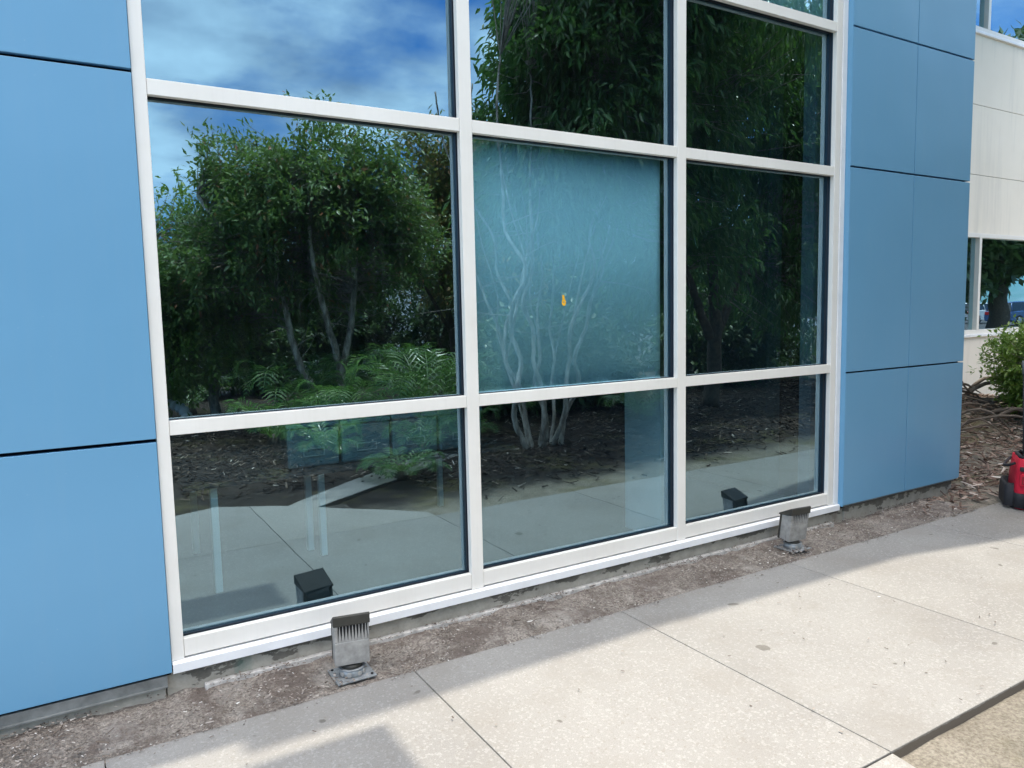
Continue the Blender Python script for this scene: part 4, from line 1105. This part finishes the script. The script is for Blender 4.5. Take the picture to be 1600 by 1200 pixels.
def undergrowth():
    G = 'feathery palms in the mirrored bed'
    palm('low_palm', 'dark green arching palm spilling over the corner of the walkway', (2.65, -3.2, 0.0), 15, 0.48, 0.16, 0.16, 0.022, 16, 1, G)
    palm('low_palm', 'large feathery palm with fanned fronds behind the corner palm', (3.9, -5.2, 0.0), 16, 1.1, 0.85, 0.38, 0.03, 22, 2, G)
    palm('low_palm', 'upright bright green palm in front of the forked pale stems', (3.0, -5.6, 0.0), 15, 0.85, 0.65, 0.30, 0.03, 20, 3, G)
    palm('low_palm', 'small palm left of the forked pale stems', (2.1, -5.9, 0.0), 13, 0.65, 0.45, 0.25, 0.028, 18, 4, G)
    palm('low_palm', 'small shaded palm left of the clump of slender trunks', (4.0, -4.6, 0.0), 12, 0.55, 0.3, 0.2, 0.024, 16, 5, G)
    palm('low_palm', 'palm at the back behind the tall post stump', (1.7, -9.6, 0.0), 13, 0.9, 0.6, 0.3, 0.03, 18, 6, G)
    palm('low_palm', 'low palm under the dark tree with hanging boughs', (6.9, -4.7, 0.0), 12, 0.7, 0.35, 0.25, 0.026, 16, 7, G)
    palm('low_palm', 'low palm beside the small shaded palm', (3.3, -4.1, 0.0), 12, 0.5, 0.3, 0.2, 0.024, 16, 8, G)
    rg = random.Random(17)
    extra = [(-0.1, -7.4, 'palm just behind the ribbed drain pipe'), (2.7, -7.2, 'palm at the foot of the forked pale stems, left side'), (4.4, -6.9, 'palm at the foot of the forked pale stems, right side'), (5.3, -6.0, 'palm with tall fronds seen through the left pane near the centre mullion'), (3.9, -8.6, 'shaded palm behind the forked pale stems'), (0.2, -10.2, 'palm under the low bright green tree'), (5.6, -8.2, 'palm below the rusty leaved tree'), (2.4, -4.7, 'small fern-like palm nearest the mulch edge')]
    for i, (x, y, lab) in enumerate(extra):
        k = 1.0 if i < 7 else 0.55
        palm('low_palm', lab, (x, y, 0.0), 16, 0.95 * k, rg.uniform(0.5, 0.9) * k, 0.36 * k, 0.036, 18, 30 + i, G)
    # stump and ribbed pipe
    e = empty('post_stump', (1.82, -8.5, -0.03)); tag(e, 'knobbly cut off pale tree stump standing in the mirrored bed', 'stump')
    g = MB(); rg = random.Random(4)
    g.tube([(0.04 + rg.gauss(0, .008), rg.gauss(0, .008), z) for z in np.linspace(0, 0.72, 12)], [0.072 + rg.uniform(-0.008, 0.014) for _ in range(12)], 12)
    g.build('stump_wood', M['bark_pale'], e)
    e = empty('ribbed_pipe', (1.22, -8.6, -0.03)); tag(e, 'white ribbed drain pipe bend at the left edge of the mirrored bed', 'pipe')
    g = MB(); P = []; rad = []
    for i in range(61):
        t = math.pi * i / 60; P.append((0.24 * math.cos(t), 0.14 * math.cos(t), 0.10 + 0.22 * math.sin(t))); rad.append(0.075 + 0.008 * (1 if (i // 3) % 2 else -1))
    P = [(0.24, 0.14, -0.03)] + P + [(-0.24, -0.14, -0.03)]; rad = [0.07] + rad + [0.07]
    g.tube(P, rad, 14); g.build('pipe_bend', M['white_metal'], e)
    # dead palm roots piled in the mulch on the right
    e = empty('root_pile', (9.0, 1.4, 0.3)); tag(e, 'tangled grey brown roots heaped on the mulch against the stucco wall', 'roots')
    rg = random.Random(9)
    for i in range(46):
        a = rg.uniform(-0.9, 0.4); L = rg.uniform(0.4, 1.2); x = rg.uniform(-1.4, 0.5); y = rg.uniform(-0.5, 0.45)
        d = Vector((math.cos(a), math.sin(a), 0)); P = []; hh = rg.uniform(0.03, 0.2)
        for k in range(7):
            t = k / 6; q = Vector((x, y, 0)) + d * L * t
            h = mulch_h(9.0 + q.x, 1.4 + q.y) - 0.3
            P.append(q + Vector((rg.gauss(0, .015), rg.gauss(0, .02), h + 0.02 + hh * math.sin(math.pi * t) + i * 0.0015)))
        g = MB(); r = rg.uniform(0.010, 0.024); g.tube(P, [r, r * 1.1, r, r * .9, r * .8, r * .6, r * .3], 7); g.build('root', M['root'], e)
undergrowth()

# ------------------------------------------------------------------ far side: cars and buildings
def car(loc, rz, paint, label):
    e = empty('parked_car', loc, rz); tag(e, label, 'car', 'cars in the mirrored car park')
    L, W = 4.5, 0.9
    prof = [(-2.2, 0.35), (-2.25, 0.7), (-2.15, 0.98), (-1.2, 1.02), (1.1, 1.02), (2.05, 0.88), (2.25, 0.6), (2.2, 0.32), (1.85, 0.25), (1.75, 0.55), (1.45, 0.7), (1.15, 0.55), (1.05, 0.25), (-0.95, 0.25), (-1.05, 0.55), (-1.35, 0.7), (-1.65, 0.55), (-1.75, 0.25)]
    mt = Matrix(((1, 0, 0, 0), (0, 0, 1, 0), (0, 1, 0, 0), (0, 0, 0, 1)))
    g = MB(); g.prism(prof, -W, W, 0, mt); body = g.build('body', M[paint], e, 0.05, seg=3)
    g = MB(); lo = [(-2.1, 0), (1.15, 0), (1.15, 1), (-2.1, 1)]
    # greenhouse
    def ring(x0, x1, w): return [(x0, -w), (x1, -w), (x1, w), (x0, w)]
    g.prism(ring(-2.12, 1.1, 0.86), 1.0, 1.52, 0, None, ring(-1.85, 0.35, 0.66)); cab = g.build('cabin_glass', M['car_glass'], e, 0.02)
    g = MB(); g.prism(ring(-1.9, 0.4, 0.68), 1.5, 1.58, 0, None, ring(-1.75, 0.2, 0.60)); g.build('roof', M[paint], e, 0.03)
    g = MB()
    for s in (-1, 1):
        for (xa, xb) in ((-2.12, -1.86), (1.1, 0.36), (-0.45, -0.45)): g.tube([(xa, s * 0.865, 1.0), (xb, s * 0.675, 1.53)], 0.035, 6)
    g.build('pillars', M[paint], e)
    for sx in (-1.35, 1.45):
        for sy in (-1, 1):
            g = MB(); g.tube([(sx, sy * 0.70, 0.33), (sx, sy * 0.91, 0.33)], 0.33, 24); w = g.build('wheel', M['tyre'], e)
            g = MB(); g.tube([(sx, sy * 0.90, 0.33), (sx, sy * 0.925, 0.33)], 0.21, 16); g.build('rim', M['rim'], w)
    for sy in (-0.7, 0.7):
        g = MB(); g.box(-2.29, -2.18, sy - 0.13, sy + 0.13, 0.72, 0.95); g.build('tail_lamp', M['tail'], e, 0.02)
        g = MB(); g.box(2.12, 2.27, sy - 0.15, sy + 0.15, 0.62, 0.78); g.build('headlight', M['rim'], e, 0.02)
    return e

def far_things():
    car((55.0, -17.0, -0.1), R(8), 'car_blue', 'blue hatchback mirrored in the stucco wing window')
    car((5.4, -17.2, -0.1), R(80), 'car_grey', 'silver car glimpsed between the forked pale stems')
    car((2.3, -17.6, -0.1), R(88), 'car_white', 'white car glimpsed at the left of the mirrored garden')
    car((21.8, -16.8, -0.1), R(95), 'car_white', 'white car glimpsed through the dark tree with hanging boughs')
    car((59.5, -22.0, -0.1), R(5), 'car_white', 'white car parked behind the mirrored blue hatchback')
    e = empty('metal_shed', (12.2, -31, -0.1)); tag(e, 'white ribbed metal shed behind the garden', 'shed')
    g = MB(); g.box(-3.2, 3.2, -2, 2, 0, 3.6)
    for k in range(22): g.box(-3.1 + k * 0.29, -3.03 + k * 0.29, 2.0005, 2.05, 0, 3.6)
    g.build('ribbed_wall', M['white_wall'], e)
    g = MB(); g.box(-3.4, 3.4, -2.2, 2.2, 3.605, 3.75); g.build('roof', M['flash'], e)
    e = empty('low_building', (48, -38, -0.1)); tag(e, 'long pale commercial building across the car park', 'building')
    g = MB(); g.box(-16, 30, -4, 4, 0, 5.2); wl_ = g.build('wall', M['white_wall'], e)
    g = MB(); g.box(-16.2, 30.2, 4.001, 4.6, 3.4, 4.1); g.build('fascia', M['yellow'], e)
    for k in range(9):
        g = MB(); g.box(-14 + k * 4.8, -11 + k * 4.8, 4.001, 4.08, 0.8, 2.9); g.build('window', M['car_glass'], e)
    g = MB(); g.box(-16.3, 30.3, -4.3, 4.3, 5.201, 5.5); g.build('roof', M['flash'], e)
    e = empty('low_building', (-9, -40, -0.1)); tag(e, 'white walled building with a flat roof left of the metal shed', 'building')
    g = MB(); g.box(-10, 14, -4, 4, 0, 2.0); g.build('wall', M['white_wall'], e)
    g = MB(); g.box(-10.3, 14.3, -4.3, 4.3, 2.001, 2.25); g.build('roof', M['flash'], e)
far_things()
